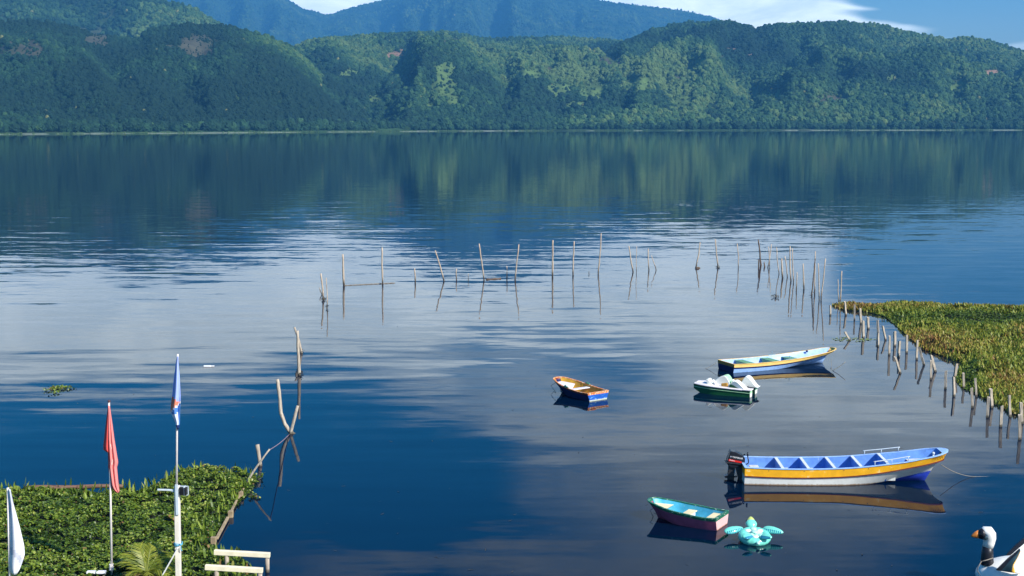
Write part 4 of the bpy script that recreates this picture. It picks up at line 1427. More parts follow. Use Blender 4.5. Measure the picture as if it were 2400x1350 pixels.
# ---- goose shaped pedal boat at the right edge
def build_goose():
    c = at(2392, 1378)
    Y = c.y
    root = thing('goose_pedal_boat', 'white goose shaped pedal boat with a black collar and orange beak', 'pedal boat', c, 0)
    GW = paint('goose_white', (0.80, 0.80, 0.76), 0.35, 0.05, 4, chip=(0.5, .5, .45), chip_amt=0.03, chip_scale=5)
    GB = paint('goose_black', (0.012, 0.012, 0.018), 0.4, 0.2, 4)
    OR = paint('goose_orange', (0.50, 0.17, 0.03), 0.4, 0.15, 5)
    YW = paint('goose_yellow', (0.80, 0.44, 0.06), 0.45, 0.2, 3, chip=(0.8, .7, .4), chip_amt=0.12, chip_scale=4)
    GT = paint('goose_dark_teal', (0.02, 0.05, 0.065), 0.4, 0.2, 4)

    def q(px, py, y=0.0):
        p = on(px, py, Y + y) - c
        return Vector((p.x, y, p.z))
    # body and dark base
    mb = MB()
    mb.ellipsoid((0.05, 0, 0.36), (1.22, 0.78, 0.46), None, 36, 20, 0, lambda p: (p.x, p.y, p.z if p.z > -0.2 else -0.2 + (p.z + 0.2) * 0.3))
    mb.build('body', GW, root, smooth=True)
    mb = MB(); mb.ellipsoid((0.08, 0, 0.10), (1.16, 0.76, 0.22), None, 32, 12)
    mb.build('base', GB, root, smooth=True)
    # neck, collar, head
    n0, n1, n2, n3, n4 = q(2314, 1322), q(2313.5, 1310), q(2315, 1281), q(2319, 1262), q(2316, 1252)
    mb = MB(); mb.tube([n0, n1, n1.lerp(n2, 0.5), n2], [0.17, 0.16, 0.145, 0.135], 20)
    mb.build('neck_collar', GB, root, smooth=True)
    mb = MB()
    mb.tube([n2 - Vector((0, 0, 0.01)), n2.lerp(n3, 0.5) + Vector((0.01, 0, 0)), n3, q(2317.5, 1254), q(2314, 1248), q(2308, 1247), q(2301, 1251)],
            [0.138, 0.145, 0.165, 0.185, 0.18, 0.15, 0.10], 22)
    mb.ellipsoid(q(2317, 1253.5), (0.185, 0.17, 0.175), nu=22, nv=14)
    hd = mb.build('head', GW, root, smooth=True)
    mb = MB()
    mb.tube([q(2305, 1251), q(2300, 1251.5), q(2292, 1253)], [0.158, 0.142, 0.10], 18)
    mb.build('face_mask', GB, hd, smooth=True)
    mb = MB(); mb.tube([q(2294, 1252.5), q(2286, 1254), q(2279, 1256), q(2276, 1256.8)], [0.112, 0.085, 0.04, 0.015], 14, flat=0.75)
    mb.build('beak', OR, hd, smooth=True)
    for yy in (-0.155, 0.155):
        mb = MB(); mb.ellipsoid(q(2305, 1257) + Vector((0.02, yy, 0)), (0.055, 0.02, 0.05), nu=14, nv=8); mb.build('eye', GT, hd, smooth=True)
    # rope at the breast
    mb = MB(); mb.tube([q(2297, 1314, -.2), q(2300, 1316, -.3), q(2292, 1330, -.32), q(2291, 1338, -.3), q(2296, 1346, -.3)], 0.012, 6); mb.tube([q(2300, 1316, -.28), q(2312, 1313, -.26), q(2327, 1308, -.2)], 0.014, 6)
    mb.build('breast_rope', ROPE, root, smooth=True)

    def wing(pts_out, pts_in, y, th, mats):
        """curved wing: outer black rim to inner coloured edge, with thickness"""
        n = len(pts_out)
        rows = []
        for k in range(n):
            a, b = q(*pts_out[k], y), q(*pts_in[k], y)
            bulge = 0.10 * math.sin(math.pi * k / (n - 1))
            row = []
            for j in range(7):
                f = j / 6
                p = a.lerp(b, f)
                row.append(Vector((p.x, y - bulge * math.sin(math.pi * f), p.z)))
            rows.append(row)
        mb = MB()
        mi = lambda i, j: 0 if j == 0 else (1 if j < 4 else 2)
        mb.grid(rows, mi)
        mb.grid([[p + Vector((0, th, 0)) for p in r] for r in rows], mi, flip=True)
        edge = rows[0] + [r[-1] for r in rows[1:]] + rows[-1][-2::-1] + [r[0] for r in rows[-2:0:-1]]
        m_ = len(edge)
        mb.add(edge + [p + Vector((0, th, 0)) for p in edge], [(i, (i + 1) % m_, (i + 1) % m_ + m_, i + m_) for i in range(m_)], 0)
        return mb.build('wing', mats, root, smooth=True)
    wing([(2336, 1337), (2348, 1325), (2363, 1310), (2378, 1298), (2391, 1287)], [(2392, 1345), (2380, 1343), (2376, 1326), (2383, 1312), (2392, 1293)], -0.72, 0.06, [GB, GT, YW])
    wing([(2355, 1309), (2366, 1294), (2382, 1277), (2402, 1261), (2425, 1250)], [(2372, 1312), (2398, 1312), (2415, 1309), (2430, 1300), (2440, 1280)], 0.62, 0.06, [GB, GW, YW])


build_goose()
# ------------------------------------------------------------------ stakes standing in the lake
def place_stick(name, pts_px, rad_px, mat, label, cat, group=None, n=7, wob=0.0, seed=0, sink=0.3, knots=True):
    """round stick drawn through pixels, standing in the vertical plane of its foot (first pixel)"""
    foot = at(*pts_px[0])
    Y = foot.y
    d = (foot - Vector((0, 0, CAM_H))).length
    mpp = d / F
    P = [foot] + [on(px, py, Y) for px, py in pts_px[1:]]
    P = [p - foot for p in P]
    rg = random.Random(seed)
    # lengthen below the surface and subdivide
    dirn = (P[1] - P[0]).normalized()
    dirn.z = max(dirn.z, 0.35)
    full = [P[0] - dirn * sink]
    for a, b in zip(P[:-1], P[1:]):
        m = max(2, int((b - a).length / 0.35))
        for k in range(m):
            full.append(a.lerp(b, k / m))
    full.append(P[-1])
    rads = []
    for i, p in enumerate(full):
        f = i / (len(full) - 1)
        r = (rad_px[0] + (rad_px[1] - rad_px[0]) * f) * mpp
        if knots:
            r *= 1 + rg.uniform(-0.10, 0.12)
        rads.append(r)
        if 0 < i < len(full) - 1:
            full[i] = p + Vector((rg.uniform(-1, 1), rg.uniform(-1, 1), 0)) * wob * mpp
    mb = MB()
    mb.tube(full, rads, n)
    o = mb.build(name, mat, None, smooth=True)
    o.location = foot
    return tag(o, label, cat, group)


POLES = [  # base, top, radius px, label
    ((758, 703), (752, 641), 2.2, 'pale pole leaning left with a clump of weed at its foot, nearest the left bank'),
    ((755, 690), (749, 674), 1.2, 'short stub leaning left against the pale weedy pole'),
    ((767, 722), (764.5, 651), 1.3, 'thin dark pole standing just right of the weedy leaning pole'),
    ((806.5, 670), (803.5, 596), 2.6, 'thick pole split near its foot where the left end of the floating line is tied'),
    ((897, 666), (895.5, 580), 2.1, 'straight upright pole at the middle of the floating line'),
    ((973, 663), (972, 629), 1.7, 'short upright stake between the straight pole and the strongly leaning pole'),
    ((1041, 659), (1020, 587), 1.9, 'pole leaning far to the left, the most tilted of the back row'),
    ((1070, 656), (1070, 630), 1.5, 'short stake just right of the most tilted pole'),
    ((1098, 656), (1098, 641), 0.8, 'tiny thin stake poking out left of the pole with driftwood'),
    ((1135, 656), (1123, 571), 1.9, 'tall pole leaning left with driftwood floating at its foot'),
    ((1188, 654), (1188, 623), 1.4, 'short stake to the right of the floating driftwood'),
    ((1207, 656), (1216, 573), 1.7, 'slightly bent pole leaning right, next to the short stake past the driftwood'),
    ((1295, 648), (1296, 563), 2.2, 'stout dark straight pole in the middle of the back row'),
    ((1343, 645), (1346, 566), 1.8, 'slightly crooked pole just right of the stout dark pole'),
    ((1381, 643), (1381, 635), 0.8, 'tiny stub barely above the water before the tallest pole'),
    ((1402, 642), (1409, 547), 1.6, 'tallest pole of the row, leaning slightly right'),
    ((1484, 638), (1474, 577), 1.7, 'pole leaning left beside a hair thin upright one'),
    ((1491, 638), (1492.5, 577), 0.8, 'hair thin upright pole right of the left leaning one'),
    ((1521, 633), (1519.5, 583), 1.4, 'slim upright pole next to a small slanting stick'),
    ((1538, 633), (1527, 599), 1.1, 'small slanting stick right of a slim upright pole'),
    ((1631, 627), (1641, 568), 1.6, 'pole leaning right above a dark floating block'),
    ((1683, 627), (1677, 561), 1.7, 'pole leaning left with a floating weed tangle at its foot'),
    ((1731, 629), (1728, 571), 1.2, 'thin bowed pole standing alone before the dense right hand cluster'),
    ((1783, 622), (1777, 561), 2.1, 'stout pole leaning left beside a black stub'),
    ((1778, 630), (1778, 608), 1.8, 'black stub leaning on the foot of the stout pole'),
    ((1792, 625), (1791, 614), 1.6, 'twisted black stump low in the water right of the stout pole'),
    ((1800, 627), (1808, 572), 1.3, 'slender pole leaning right, crossing another to form a narrow x'),
    ((1803.5, 627), (1801.5, 578), 1.0, 'thin upright pole crossed by the slender right leaning one'),
    ((1826, 642), (1820, 580), 1.2, 'thin pole leaning left, above the low brush on the water'),
    ((1834, 652), (1832, 606), 2.2, 'short thick dark stake with a rounded top in the right hand cluster'),
    ((1846, 650), (1839.5, 600), 1.3, 'slim stake leaning left, right of the thick dark stake'),
    ((1854, 659), (1852, 577), 1.8, 'tall upright pole, left one of a close parallel pair'),
    ((1860, 662), (1857, 582), 1.3, 'tall thin pole, right one of a close parallel pair'),
    ((1866, 680), (1868, 638), 1.4, 'short bumpy stake in front of the parallel pair'),
    ((1884, 677), (1882.5, 618), 1.8, 'lone straight stake between the parallel pair and the tall fan of poles'),
    ((1902, 692), (1911, 606), 1.5, 'pole leaning right with a black knot at its foot, left of the fan'),
    ((1909, 687), (1911, 589), 1.4, 'tallest pole of the fan, nearly upright'),
    ((1920, 702), (1917.5, 617), 1.4, 'straight pole of the fan sharing its foot with a right leaning one'),
    ((1924, 702), (1935, 606), 1.5, 'rightmost pole of the fan, leaning right'),
    ((1966, 710), (1964, 655), 1.2, 'shorter pole of the pair at the tip of the weed bank'),
    ((1969, 712), (1973, 635), 1.6, 'taller pole of the pair at the tip of the weed bank'),
]
for i, (b, t, r, lab) in enumerate(POLES):
    mid = ((b[0] + t[0]) / 2 + random.Random(i).uniform(-1.2, 1.2), (b[1] + t[1]) / 2)
    dark = 'black' in lab or 'dark' in lab
    place_stick('lake_pole', [b, mid, t], (r, r * 0.72), WOOD_DARK if 'black' in lab else BAMBOO, lab, 'pole',
                'poles standing in the lake', wob=0.5, seed=i)

POSTS = [  # base, top, label
    ((1946, 739), (1946, 716), 'square post at the very far end of the fence line, by the weed bank tip'),
    ((1982.5, 739), (1980, 707), 'wide post second from the far end of the fence line'),
    ((2002.5, 750), (2003, 715), 'upright post third from the far end of the fence line'),
    ((2018, 759), (2016, 723), 'post fourth from the far end, tilting slightly left'),
    ((2023, 792), (2023, 752), 'post standing in the pale lily pads, fifth along the fence line'),
    ((2035, 771), (2034, 744), 'short post just right of the lily pads'),
    ((2058, 783), (2057, 751), 'rear one of two posts that overlap in line'),
    ((2058, 812), (2058, 781), 'front one of two posts that overlap in line'),
    ((2075.5, 797), (2069, 764), 'post leaning left with a notched top, right of the overlapping pair'),
    ((2084, 832), (2085.5, 788), 'post with a small nail, left of the taller upright one behind'),
    ((2097, 811), (2097, 777), 'upright post behind the strongly leaning one'),
    ((2106, 837), (2108, 800), 'post just behind and right of the strongly leaning one'),
    ((2125, 827), (2125.5, 786), 'tall upright post standing before the corner of the weed bank'),
    ((2110, 875), (2098, 837), 'strongly left leaning short post in front of the others'),
    ((2148.5, 842.5), (2150, 798), 'upright post, left of a pair whose right one leans'),
    ((2165.5, 856), (2154, 814), 'left leaning post, right of an upright neighbour'),
    ((2192, 871), (2182.5, 833), 'left leaning post behind an upright one it touches'),
    ((2181.5, 889.5), (2182.5, 846), 'upright post in front of the leaning one it touches'),
    ((2215.5, 912), (2217, 870), 'upright post standing left of the leafy bulge of the bank'),
    ((2237, 885), (2242, 853), 'dark post leaning right, half inside the leafy bulge'),
    ((2236, 929), (2235, 884), 'post in front of the leafy bulge, left of the one among leaves'),
    ((2259, 910), (2258, 875), 'post standing among the leaves of the bulge'),
    ((2279, 955.5), (2277, 910), 'post leaning slightly left, below the leafy bulge'),
    ((2288.5, 929.6), (2286, 887), 'post at the edge of the leaves, behind the slightly leaning one'),
    ((2314, 978), (2317, 931), 'front post of a crossing pair leaning slightly right'),
    ((2324, 955.5), (2322, 912), 'rear post of a crossing pair, closer to the bank'),
    ((2345.5, 1000), (2348, 952), 'upright post standing clear of the leaves, left of the nearest post'),
    ((2367, 977), (2366, 927), 'tall post against the leaves, third from the near end'),
    ((2395, 993), (2393, 944), 'post cut by the right edge of the view, behind the nearest one'),
    ((2390, 1030), (2390, 973), 'nearest and tallest looking post of the fence line'),
    ((1992.6, 798), (1980, 778), 'short plank post fallen far to the left beside the lily pads'),
]


def square_post(i, b, t, lab):
    foot = at(*b)
    top = on(t[0], t[1], foot.y) - foot
    rg = random.Random(100 + i)
    w = 0.105 * rg.uniform(0.85, 1.15)
    d = w * rg.uniform(0.8, 1.1)
    tw = rg.uniform(-0.5, 0.5)
    rows = []
    base = -top.normalized() * 0.35
    for k in range(6):
        f = k / 5
        c = base.lerp(top, f) + Vector((rg.uniform(-1, 1), rg.uniform(-1, 1), 0)) * 0.008
        sc = rg.uniform(0.93, 1.05)
        row = []
        for a in (0, 1, 2, 3, 0):
            x, y = ((-1, -1), (1, -1), (1, 1), (-1, 1))[a]
            dz = 0.0
            if k == 5:
                dz = (0.03, -0.02, 0.01, 0.025)[(a + i) % 4]
            row.append(c + Vector(((x * math.cos(tw) * w - y * math.sin(tw) * d) * sc / 2, (x * math.sin(tw) * w + y * math.cos(tw) * d) * sc / 2, dz)))
        rows.append(row)
    mb = MB()
    mb.grid(rows)
    mb.add(rows[-1][:4], [(0, 1, 2, 3)])
    o = mb.build('fence_post', WOOD_PALE if 'dark' not in lab else WOOD, None, weld=True)
    o.location = foot
    tag(o, lab, 'post', 'weathered fence posts beside the weed bank')


for i, (b, t, lab) in enumerate(POSTS):
    square_post(i, b, t, lab)

# crooked sticks near the left bank
place_stick('bent_branch', [(686, 1016), (678, 1010), (667, 993), (658, 968), (655.5, 935), (652, 905), (650, 889)], (4.6, 4.0), WOOD_PALE,
            'bent pale branch hooking up from the water, left of the straight stick it meets', 'branch', wob=0.5, seed=3)
place_stick('leaning_stick', [(681, 1017), (690, 980), (698, 951)], (4.4, 3.4), WOOD_PALE, 'straight stick leaning right from the foot of the bent branch', 'stick', wob=0.4, seed=4)
place_stick('lake_pole', [(701, 879), (699, 830), (697.4, 775)], (4.2, 3.0), WOOD_PALE, 'tall pole with weed round its foot behind the bent branch', 'pole', 'poles standing in the lake', wob=0.5, seed=5)
place_stick('lake_pole', [(707, 828), (701, 800), (690, 767)], (3.2, 2.4), WOOD, 'leaning pole crossing behind the tall pole above the bent branch', 'pole', 'poles standing in the lake', wob=0.4, seed=6)
place_stick('corner_post', [(610, 1092), (606.5, 1066), (603, 1042)], (4.8, 4.6), WOOD, 'short round post with a flat sawn top at the outer corner of the hyacinth mat', 'post', wob=0.3, seed=8)
place_stick('leaning_log', [(574, 1137), (592, 1108), (611, 1081), (632, 1053)], (3.8, 1.8), WOOD_PALE, 'pale log slanting up behind the round corner post', 'log', wob=0.5, seed=9, sink=0.6)
Yl = at(574, 1137).y
a, b = on(630, 1055, Yl), at(678, 1018)
rope('tie_rope', sag(a, b, 10, 0.05), 0.016, paint('purple_grey_rope', (0.24, 0.18, 0.22), 0.9, 0.2, 20), 'purplish rope running from the slanting log to the bent branch')
a, b = at(806, 669, 0.02), at(925, 663, 0.02)
rope('floating_line', [a.lerp(b, k / 30) + Vector((0, 0, 0.01 * math.sin(k * 2.1))) for k in range(31)], 0.035, ROPE, 'dark line floating between the split pole and the straight upright pole')
a, b = at(1139, 655, 0.02), at(1174, 653, 0.02)
rope('driftwood', [a.lerp(b, k / 8) + Vector((0, 0, 0.02 * math.sin(k * 1.7))) for k in range(9)], 0.06, WOOD_DARK, None)
tag(bpy.data.objects['driftwood'], 'dark driftwood branch floating at the foot of the tall left leaning pole', 'driftwood')
mb = MB(); mb.box((0, 0, 0.05), (0.28, 0.22, 0.16), rot=(0, 0, 0.4)); mb.box((0.17, 0.05, 0.03), (0.16, 0.14, 0.10), rot=(0, 0, 0.9))
o = mb.build('floating_block', WOOD_DARK, None, bevel=0.02); o.location = at(1634, 629); tag(o, 'dark wooden block floating at the foot of a right leaning pole', 'block')
mb = MB(); mb.box((0, 0, 0.03), (0.36, 0.16, 0.07)); mb.box((0.24, 0.0, 0.03), (0.22, 0.07, 0.05), rot=(0, 0, 0.15))
o = mb.build('floating_litter', LETTER_WHITE, None, bevel=0.02); o.location = at(486, 859.5); tag(o, 'white piece of litter floating right of the blue flag', 'litter')


# ------------------------------------------------------------------ water plants
def pip(P, poly):
    x, y = P[:, 0], P[:, 1]
    ins = np.zeros(len(P), bool)
    j = len(poly) - 1
    for i in range(len(poly)):
        xi, yi = poly[i]; xj, yj = poly[j]
        c = ((yi > y) != (yj > y)) & (x < (xj - xi) * (y - yi) / (yj - yi + 1e-12) + xi)
        ins ^= c
        j = i
    return ins


def scatter(poly, n, rg):
    poly = np.array(poly)
    lo, hi = poly.min(0), poly.max(0)
    out = []
    tot = 0
    while tot < n:
        P = rg.uniform(0, 1, (n, 2)) * (hi - lo) + lo
        P = P[pip(P, poly)]
        out.append(P); tot += len(P)
    return np.concatenate(out)[:n]


def edge_dist(P, poly):
    d = np.full(len(P), 1e9)
    for i in range(len(poly)):
        a, b = np.array(poly[i]), np.array(poly[(i + 1) % len(poly)])
        ab = b - a
        t = np.clip(((P - a) @ ab) / (ab @ ab + 1e-12), 0, 1)
        d = np.minimum(d, np.hypot(*(P - (a + t[:, None] * ab)).T))
    return d


LEAF = np.array([(0, -0.5, 0), (0.40, -0.20, 0.10), (0.46, 0.15, 0.13), (0.22, 0.48, 0.05), (-0.22, 0.48, 0.05), (-0.46, 0.15, 0.13), (-0.40, -0.20, 0.10), (0, 0.05, 0.0)])
LEAF_F = np.array([(7, 0, 1), (7, 1, 2), (7, 2, 3), (7, 3, 4), (7, 4, 5), (7, 5, 6), (7, 6, 0)])
BLADE = np.array([(-0.09, -0.5, 0), (0.09, -0.5, 0), (0.11, 0.1, 0.04), (0, 0.55, 0.14), (-0.11, 0.1, 0.04)])
BLADE_F = np.array([(0, 1, 2), (0, 2, 4), (4, 2, 3)])


def leaves(name, P, size, tilt, tint, mats, shape=(LEAF, LEAF_F), bed=None, rg=None, kind='stuff', az=None):
    """many small leaves as one mesh; P (N,3)"""
    LV, LF = shape
    n = len(P)
    az = rg.uniform(0, 2 * math.pi, n) if az is None else az
    ca, sa = np.cos(az), np.sin(az)
    ct, st = np.cos(tilt), np.sin(tilt)
    v = LV[None] * size[:, None, None]
    y = v[..., 1] * ct[:, None] - v[..., 2] * st[:, None]
    z = v[..., 1] * st[:, None] + v[..., 2] * ct[:, None]
    x = v[..., 0]
    X = x * ca[:, None] - y * sa[:, None] + P[:, 0][:, None]
    Yy = x * sa[:, None] + y * ca[:, None] + P[:, 1][:, None]
    Z = z + P[:, 2][:, None]
    V = np.stack([X, Yy, Z], -1).reshape(-1, 3)
    Fc = (LF[None] + (np.arange(n) * len(LV))[:, None, None]).reshape(-1, 3)
    T = np.repeat(tint, len(LV))
    faces = Fc.tolist()
    mi = [0] * len(faces)
    verts = V.tolist()
    if bed:
        b0 = len(verts)
        verts += [tuple(p) for p in bed]
        faces.append([b0 + i for i in range(len(bed))])
        mi.append(1)
        T = np.concatenate([T, np.zeros(len(bed))])
    me = bpy.data.meshes.new(name)
    me.from_pydata(verts, [], faces)
    for m_ in mats:
        me.materials.append(m_)
    me.polygons.foreach_set('material_index', mi)
    a = me.attributes.new('tint', 'FLOAT', 'POINT')
    a.data.foreach_set('value', np.asarray(T, np.float32))
    me.update()
    o = bpy.data.objects.new(name, me)
    COL.objects.link(o)
    if kind:
        o['kind'] = kind
    return o


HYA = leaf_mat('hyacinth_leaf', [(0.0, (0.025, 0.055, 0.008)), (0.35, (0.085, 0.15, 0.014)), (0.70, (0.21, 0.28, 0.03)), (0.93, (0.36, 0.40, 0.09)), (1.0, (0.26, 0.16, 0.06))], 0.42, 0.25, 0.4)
BANK = leaf_mat('bank_leaf', [(0.0, (0.04, 0.065, 0.010)), (0.35, (0.10, 0.17, 0.018)), (0.62, (0.25, 0.27, 0.035)), (0.85, (0.34, 0.25, 0.06)), (1.0, (0.24, 0.12, 0.04))], 0.5, 0.2, 0.3)
BED = paint('dark_weed_bed', (0.012, 0.018, 0.008), 0.9, 0.3, 3, bump=0.2)  # near-black sheet seen between the leaves


def ground_poly(px):
    return [tuple(at(x, y))[:2] for x, y in px]


def build_hyacinth():
    rg = np.random.default_rng(31)
    px = [(-260, 1150), (0, 1152), (40, 1148), (90, 1146), (140, 1152), (185, 1148), (230, 1160), (275, 1146), (330, 1152), (365, 1136), (395, 1120), (430, 1104), (470, 1102), (520, 1108), (560, 1106),
          (590, 1112), (600, 1130), (590, 1150), (568, 1172), (548, 1196), (532, 1216), (512, 1244), (500, 1264), (505, 1290), (560, 1306), (580, 1325), (600, 1352), (612, 1400), (560, 1480), (-260, 1480)]
    poly = ground_poly(px)
    n = 68000
    P2 = scatter(poly, n, rg)
    ed = edge_dist(P2, poly)
    H = 0.10 + 0.19 * fbm(P2[:, 0] * 0.9, P2[:, 1] * 0.9, 5, 3)
    hum = fbm(P2[:, 0] * 2.2, P2[:, 1] * 2.2, 9, 2)
    H = H * np.clip(ed / 0.45, 0.25, 1) * (0.65 + 0.7 * hum)
    z = H * rg.uniform(0.25, 1.0, n) ** 0.6 + 0.02
    # the mound next to the corner is taller
    cx, cy = at(520, 1112)[:2]
    z += 0.14 * np.exp(-((P2[:, 0] - cx) / 1.6) ** 2 - ((P2[:, 1] - cy) / 1.3) ** 2) * rg.uniform(0.5, 1, n) * np.clip(ed / 0.3, 0.2, 1)
    gap = fbm(P2[:, 0] * 3.1, P2[:, 1] * 2.6, 15, 2)
    z = np.where(gap < 0.43, z * 0.35, z)
    P = np.column_stack([P2, z])
    size = rg.uniform(0.045, 0.112, n) * (0.8 + 0.45 * fbm(P2[:, 0] * 1.1, P2[:, 1] * 1.1, 19, 2))
    tilt = rg.normal(0.45, 0.60, n)
    tint = np.clip(0.02 + 0.95 * np.clip(z / 0.30, 0, 1.3) * 0.6 + 0.55 * (fbm(P2[:, 0] * 0.7, P2[:, 1] * 0.7, 55, 3) - 0.45) + rg.normal(0, 0.20, n), 0, 0.93)  # lower leaves coloured darker, so the shade in gaps is in the tint
    tint = np.where(rg.uniform(0, 1, n) > 0.985, 1.0, tint)
    bed = [(x, y, 0.012) for x, y in poly]
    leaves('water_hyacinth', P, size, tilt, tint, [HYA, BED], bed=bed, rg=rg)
    # upright leaf stalks round the back edge
    k = 2600
    Q = scatter(poly, k, rg)
    Q = Q[edge_dist(Q, poly) < 1.0]
    z = 0.10 + rg.uniform(0, 0.22, len(Q))
    leaves('hyacinth_stalks', np.column_stack([Q, z]), rg.uniform(0.16, 0.34, len(Q)), rg.normal(1.25, 0.3, len(Q)), np.clip(rg.normal(0.55, 0.2, len(Q)), 0, 1), [HYA], (BLADE, BLADE_F), rg=rg)


build_hyacinth()


def build_weed_bank():
    rg = np.random.default_rng(32)
    px = [(1950, 716), (1985, 713), (2020, 716), (2060, 718), (2080, 711), (2140, 712), (2190, 714), (2215, 720), (2300, 722), (2420, 724), (2900, 730), (2900, 1010), (2430, 1004), (2400, 982), (2365, 966),
          (2325, 945), (2300, 930), (2262, 915), (2238, 893), (2244, 872), (2258, 852), (2215, 838), (2160, 818), (2128, 790), (2098, 762), (2072, 742), (2025, 730), (1975, 727)]
    poly = ground_poly(px)
    n = 100000
    P2 = scatter(poly, n, rg)
    pxs, pys = project(np.column_stack([P2, np.zeros(n)]))
    ed = edge_dist(P2, poly)
    H = (0.10 + 0.38 * fbm(P2[:, 0] * 0.35, P2[:, 1] * 0.22, 6, 3)) * np.clip(ed / 0.8, 0.2, 1) * (0.6 + 0.8 * fbm(P2[:, 0] * 1.4, P2[:, 1] * 1.2, 7, 3))
    z = H * rg.uniform(0.3, 1.0, n) ** 0.6 + 0.02
    zone = fbm(P2[:, 0] * 0.22, P2[:, 1] * 0.10, 71, 4)
    dry = np.exp(-((pys - 805) / 42) ** 2) * 0.42 + np.exp(-((pys - 722) / 9) ** 2) * 0.30 + 0.16 * np.exp(-((pys - 880) / 60) ** 2) * (pxs > 2290)
    green = np.exp(-((pys - 752) / 16) ** 2) * 0.30 + np.exp(-((pxs - 2275) / 38) ** 2 - ((pys - 885) / 34) ** 2) * 0.35
    tint = np.clip(0.43 + dry - green + 1.0 * (zone - 0.5) + rg.normal(0, 0.15, n), 0.02, 1)
    gap = fbm(P2[:, 0] * 1.3, P2[:, 1] * 0.9, 25, 2)
    z = np.where(gap < 0.34, z * 0.3, z)
    leafy = (tint < 0.42)
    P = np.column_stack([P2, z])
    bed = [(x, y, 0.012) for x, y in poly]
    A = leafy
    leaves('weed_bank', P[A], rg.uniform(0.06, 0.14, A.sum()), rg.normal(0.45, 0.4, A.sum()), tint[A], [BANK, BED], bed=bed, rg=rg)
    B_ = ~leafy
    leaves('weed_bank_grass', P[B_], rg.uniform(0.14, 0.36, B_.sum()), rg.normal(1.0, 0.35, B_.sum()), tint[B_], [BANK], (BLADE * np.array([1.5, 1, 1]), BLADE_F), rg=rg)


build_weed_bank()


def small_plants(name, px, rx, ry, n, size, label, cat, mats, tints, flat=False, seed=0, hmax=0.2, clump=0):
    rg = np.random.default_rng(seed)
    c = at(*px)
    d = (c - Vector((0, 0, CAM_H))).length
    m = d / F
    sy = CAM_H / d
    if clump:
        cc = rg.normal(0, 0.5, (clump, 2))
        idx = rg.integers(0, clump, n)
        q = cc[idx] + rg.normal(0, 0.16, (n, 2))
    else:
        r = np.sqrt(rg.uniform(0, 1, n)); a = rg.uniform(0, 6.28, n)
        q = np.column_stack([r * np.cos(a), r * np.sin(a)])
    P = np.column_stack([q[:, 0] * rx * m, q[:, 1] * ry * m / sy, np.full(n, 0.008) if flat else rg.uniform(0.01, hmax, n)])
    tilt = rg.normal(0, 0.02, n) if flat else rg.normal(0.5, 0.5, n)
    o = leaves(name, P, rg.uniform(size[0], size[1], n), tilt, np.clip(rg.normal(tints[0], tints[1], n), 0, 1), mats, rg=rg, kind=None)
    o.location = c
    return tag(o, label, cat)


small_plants('floating_weed', (134, 914), 44, 11, 190, (0.05, 0.12), 'clump of green weed drifting alone on the lake at the left', 'plant', [HYA], (0.62, 0.25), seed=1, hmax=0.09, clump=9)
small_plants('lily_pads', (2000, 796), 50, 5, 70, (0.10, 0.20), 'scatter of pale green lily pads round the fence posts', 'plant', [leaf_mat('lily_leaf', [(0, (0.16, 0.22, 0.06)), (1, (0.30, 0.36, 0.14))], 0.4, 0.1)], (0.5, 0.3), flat=True, seed=2)
DARKW = leaf_mat('dark_weed', [(0, (0.015, 0.013, 0.008)), (1, (0.06, 0.05, 0.03))], 0.7, 0.0)
small_plants('weed_tangle', (1817, 697), 8.1, 2.5, 42, (0.048, 0.117), 'small dark mound of brush floating below the pole cluster', 'plant', [DARKW], (0.5, 0.3), seed=3, hmax=0.16)
small_plants('weed_tangle', (758, 703), 5.4, 2.5, 35, (0.048, 0.104), 'dark weed caught on the foot of the pale leaning pole at the left', 'plant', [DARKW], (0.5, 0.3), seed=4, hmax=0.18)
small_plants('weed_tangle', (766, 723), 3.6, 2.5, 28, (0.042, 0.091), 'dark weed caught on the foot of the thin dark pole at the left', 'plant', [DARKW], (0.5, 0.3), seed=5, hmax=0.22)
small_plants('weed_tangle', (701, 878), 10.8, 3, 49, (0.030, 0.078), 'dark weed wrapped round the foot of the tall pole behind the bent branch', 'plant', [DARKW], (0.5, 0.3), seed=6, hmax=0.16)
small_plants('weed_tangle', (706, 827), 7.2, 3, 35, (0.036, 0.078), 'dark weed at the foot of the crossing pole behind the bent branch', 'plant', [DARKW], (0.5, 0.3), seed=7, hmax=0.14)
small_plants('weed_tangle', (1684, 627), 5.4, 1.5, 28, (0.048, 0.117), 'dark weed floating round the foot of a left leaning pole in the back row', 'plant', [DARKW], (0.5, 0.3), seed=8, hmax=0.14)
small_plants('weed_tangle', (1902, 691), 3.6, 2, 21, (0.042, 0.091), 'black knot of weed at the foot of the leftmost pole of the fan', 'plant', [DARKW], (0.3, 0.3), seed=9, hmax=0.25)
small_plants('weed_sprig', (600, 1128), 22, 14, 110, (0.06, 0.12), 'leafy sprigs reaching over the water at the corner of the hyacinth mat', 'plant', [HYA], (0.5, 0.25), seed=10, hmax=0.24, clump=8)
small_plants('weed_sprig', (592, 1166), 20, 6, 40, (0.05, 0.10), 'few trailing leaves in the water beside the timber edge', 'plant', [HYA], (0.5, 0.3), seed=11, hmax=0.10, clump=4)

def debris():
    rg = np.random.default_rng(77)
    pts = []
    while len(pts) < 130:
        px, py = rg.uniform(0, 2400), rg.uniform(690, 1340)
        if (px < 620 and py > 1080) or (px > 1950 and 700 < py < 1000):
            continue
        pts.append(tuple(at(px, py, 0.006)))
    P = np.array(pts)
    o = leaves('floating_debris', P, rg.uniform(0.05, 0.16, len(P)), rg.normal(0, 0.05, len(P)), rg.uniform(0, 1, len(P)), [DARKW], (BLADE, BLADE_F), rg=rg)


debris()

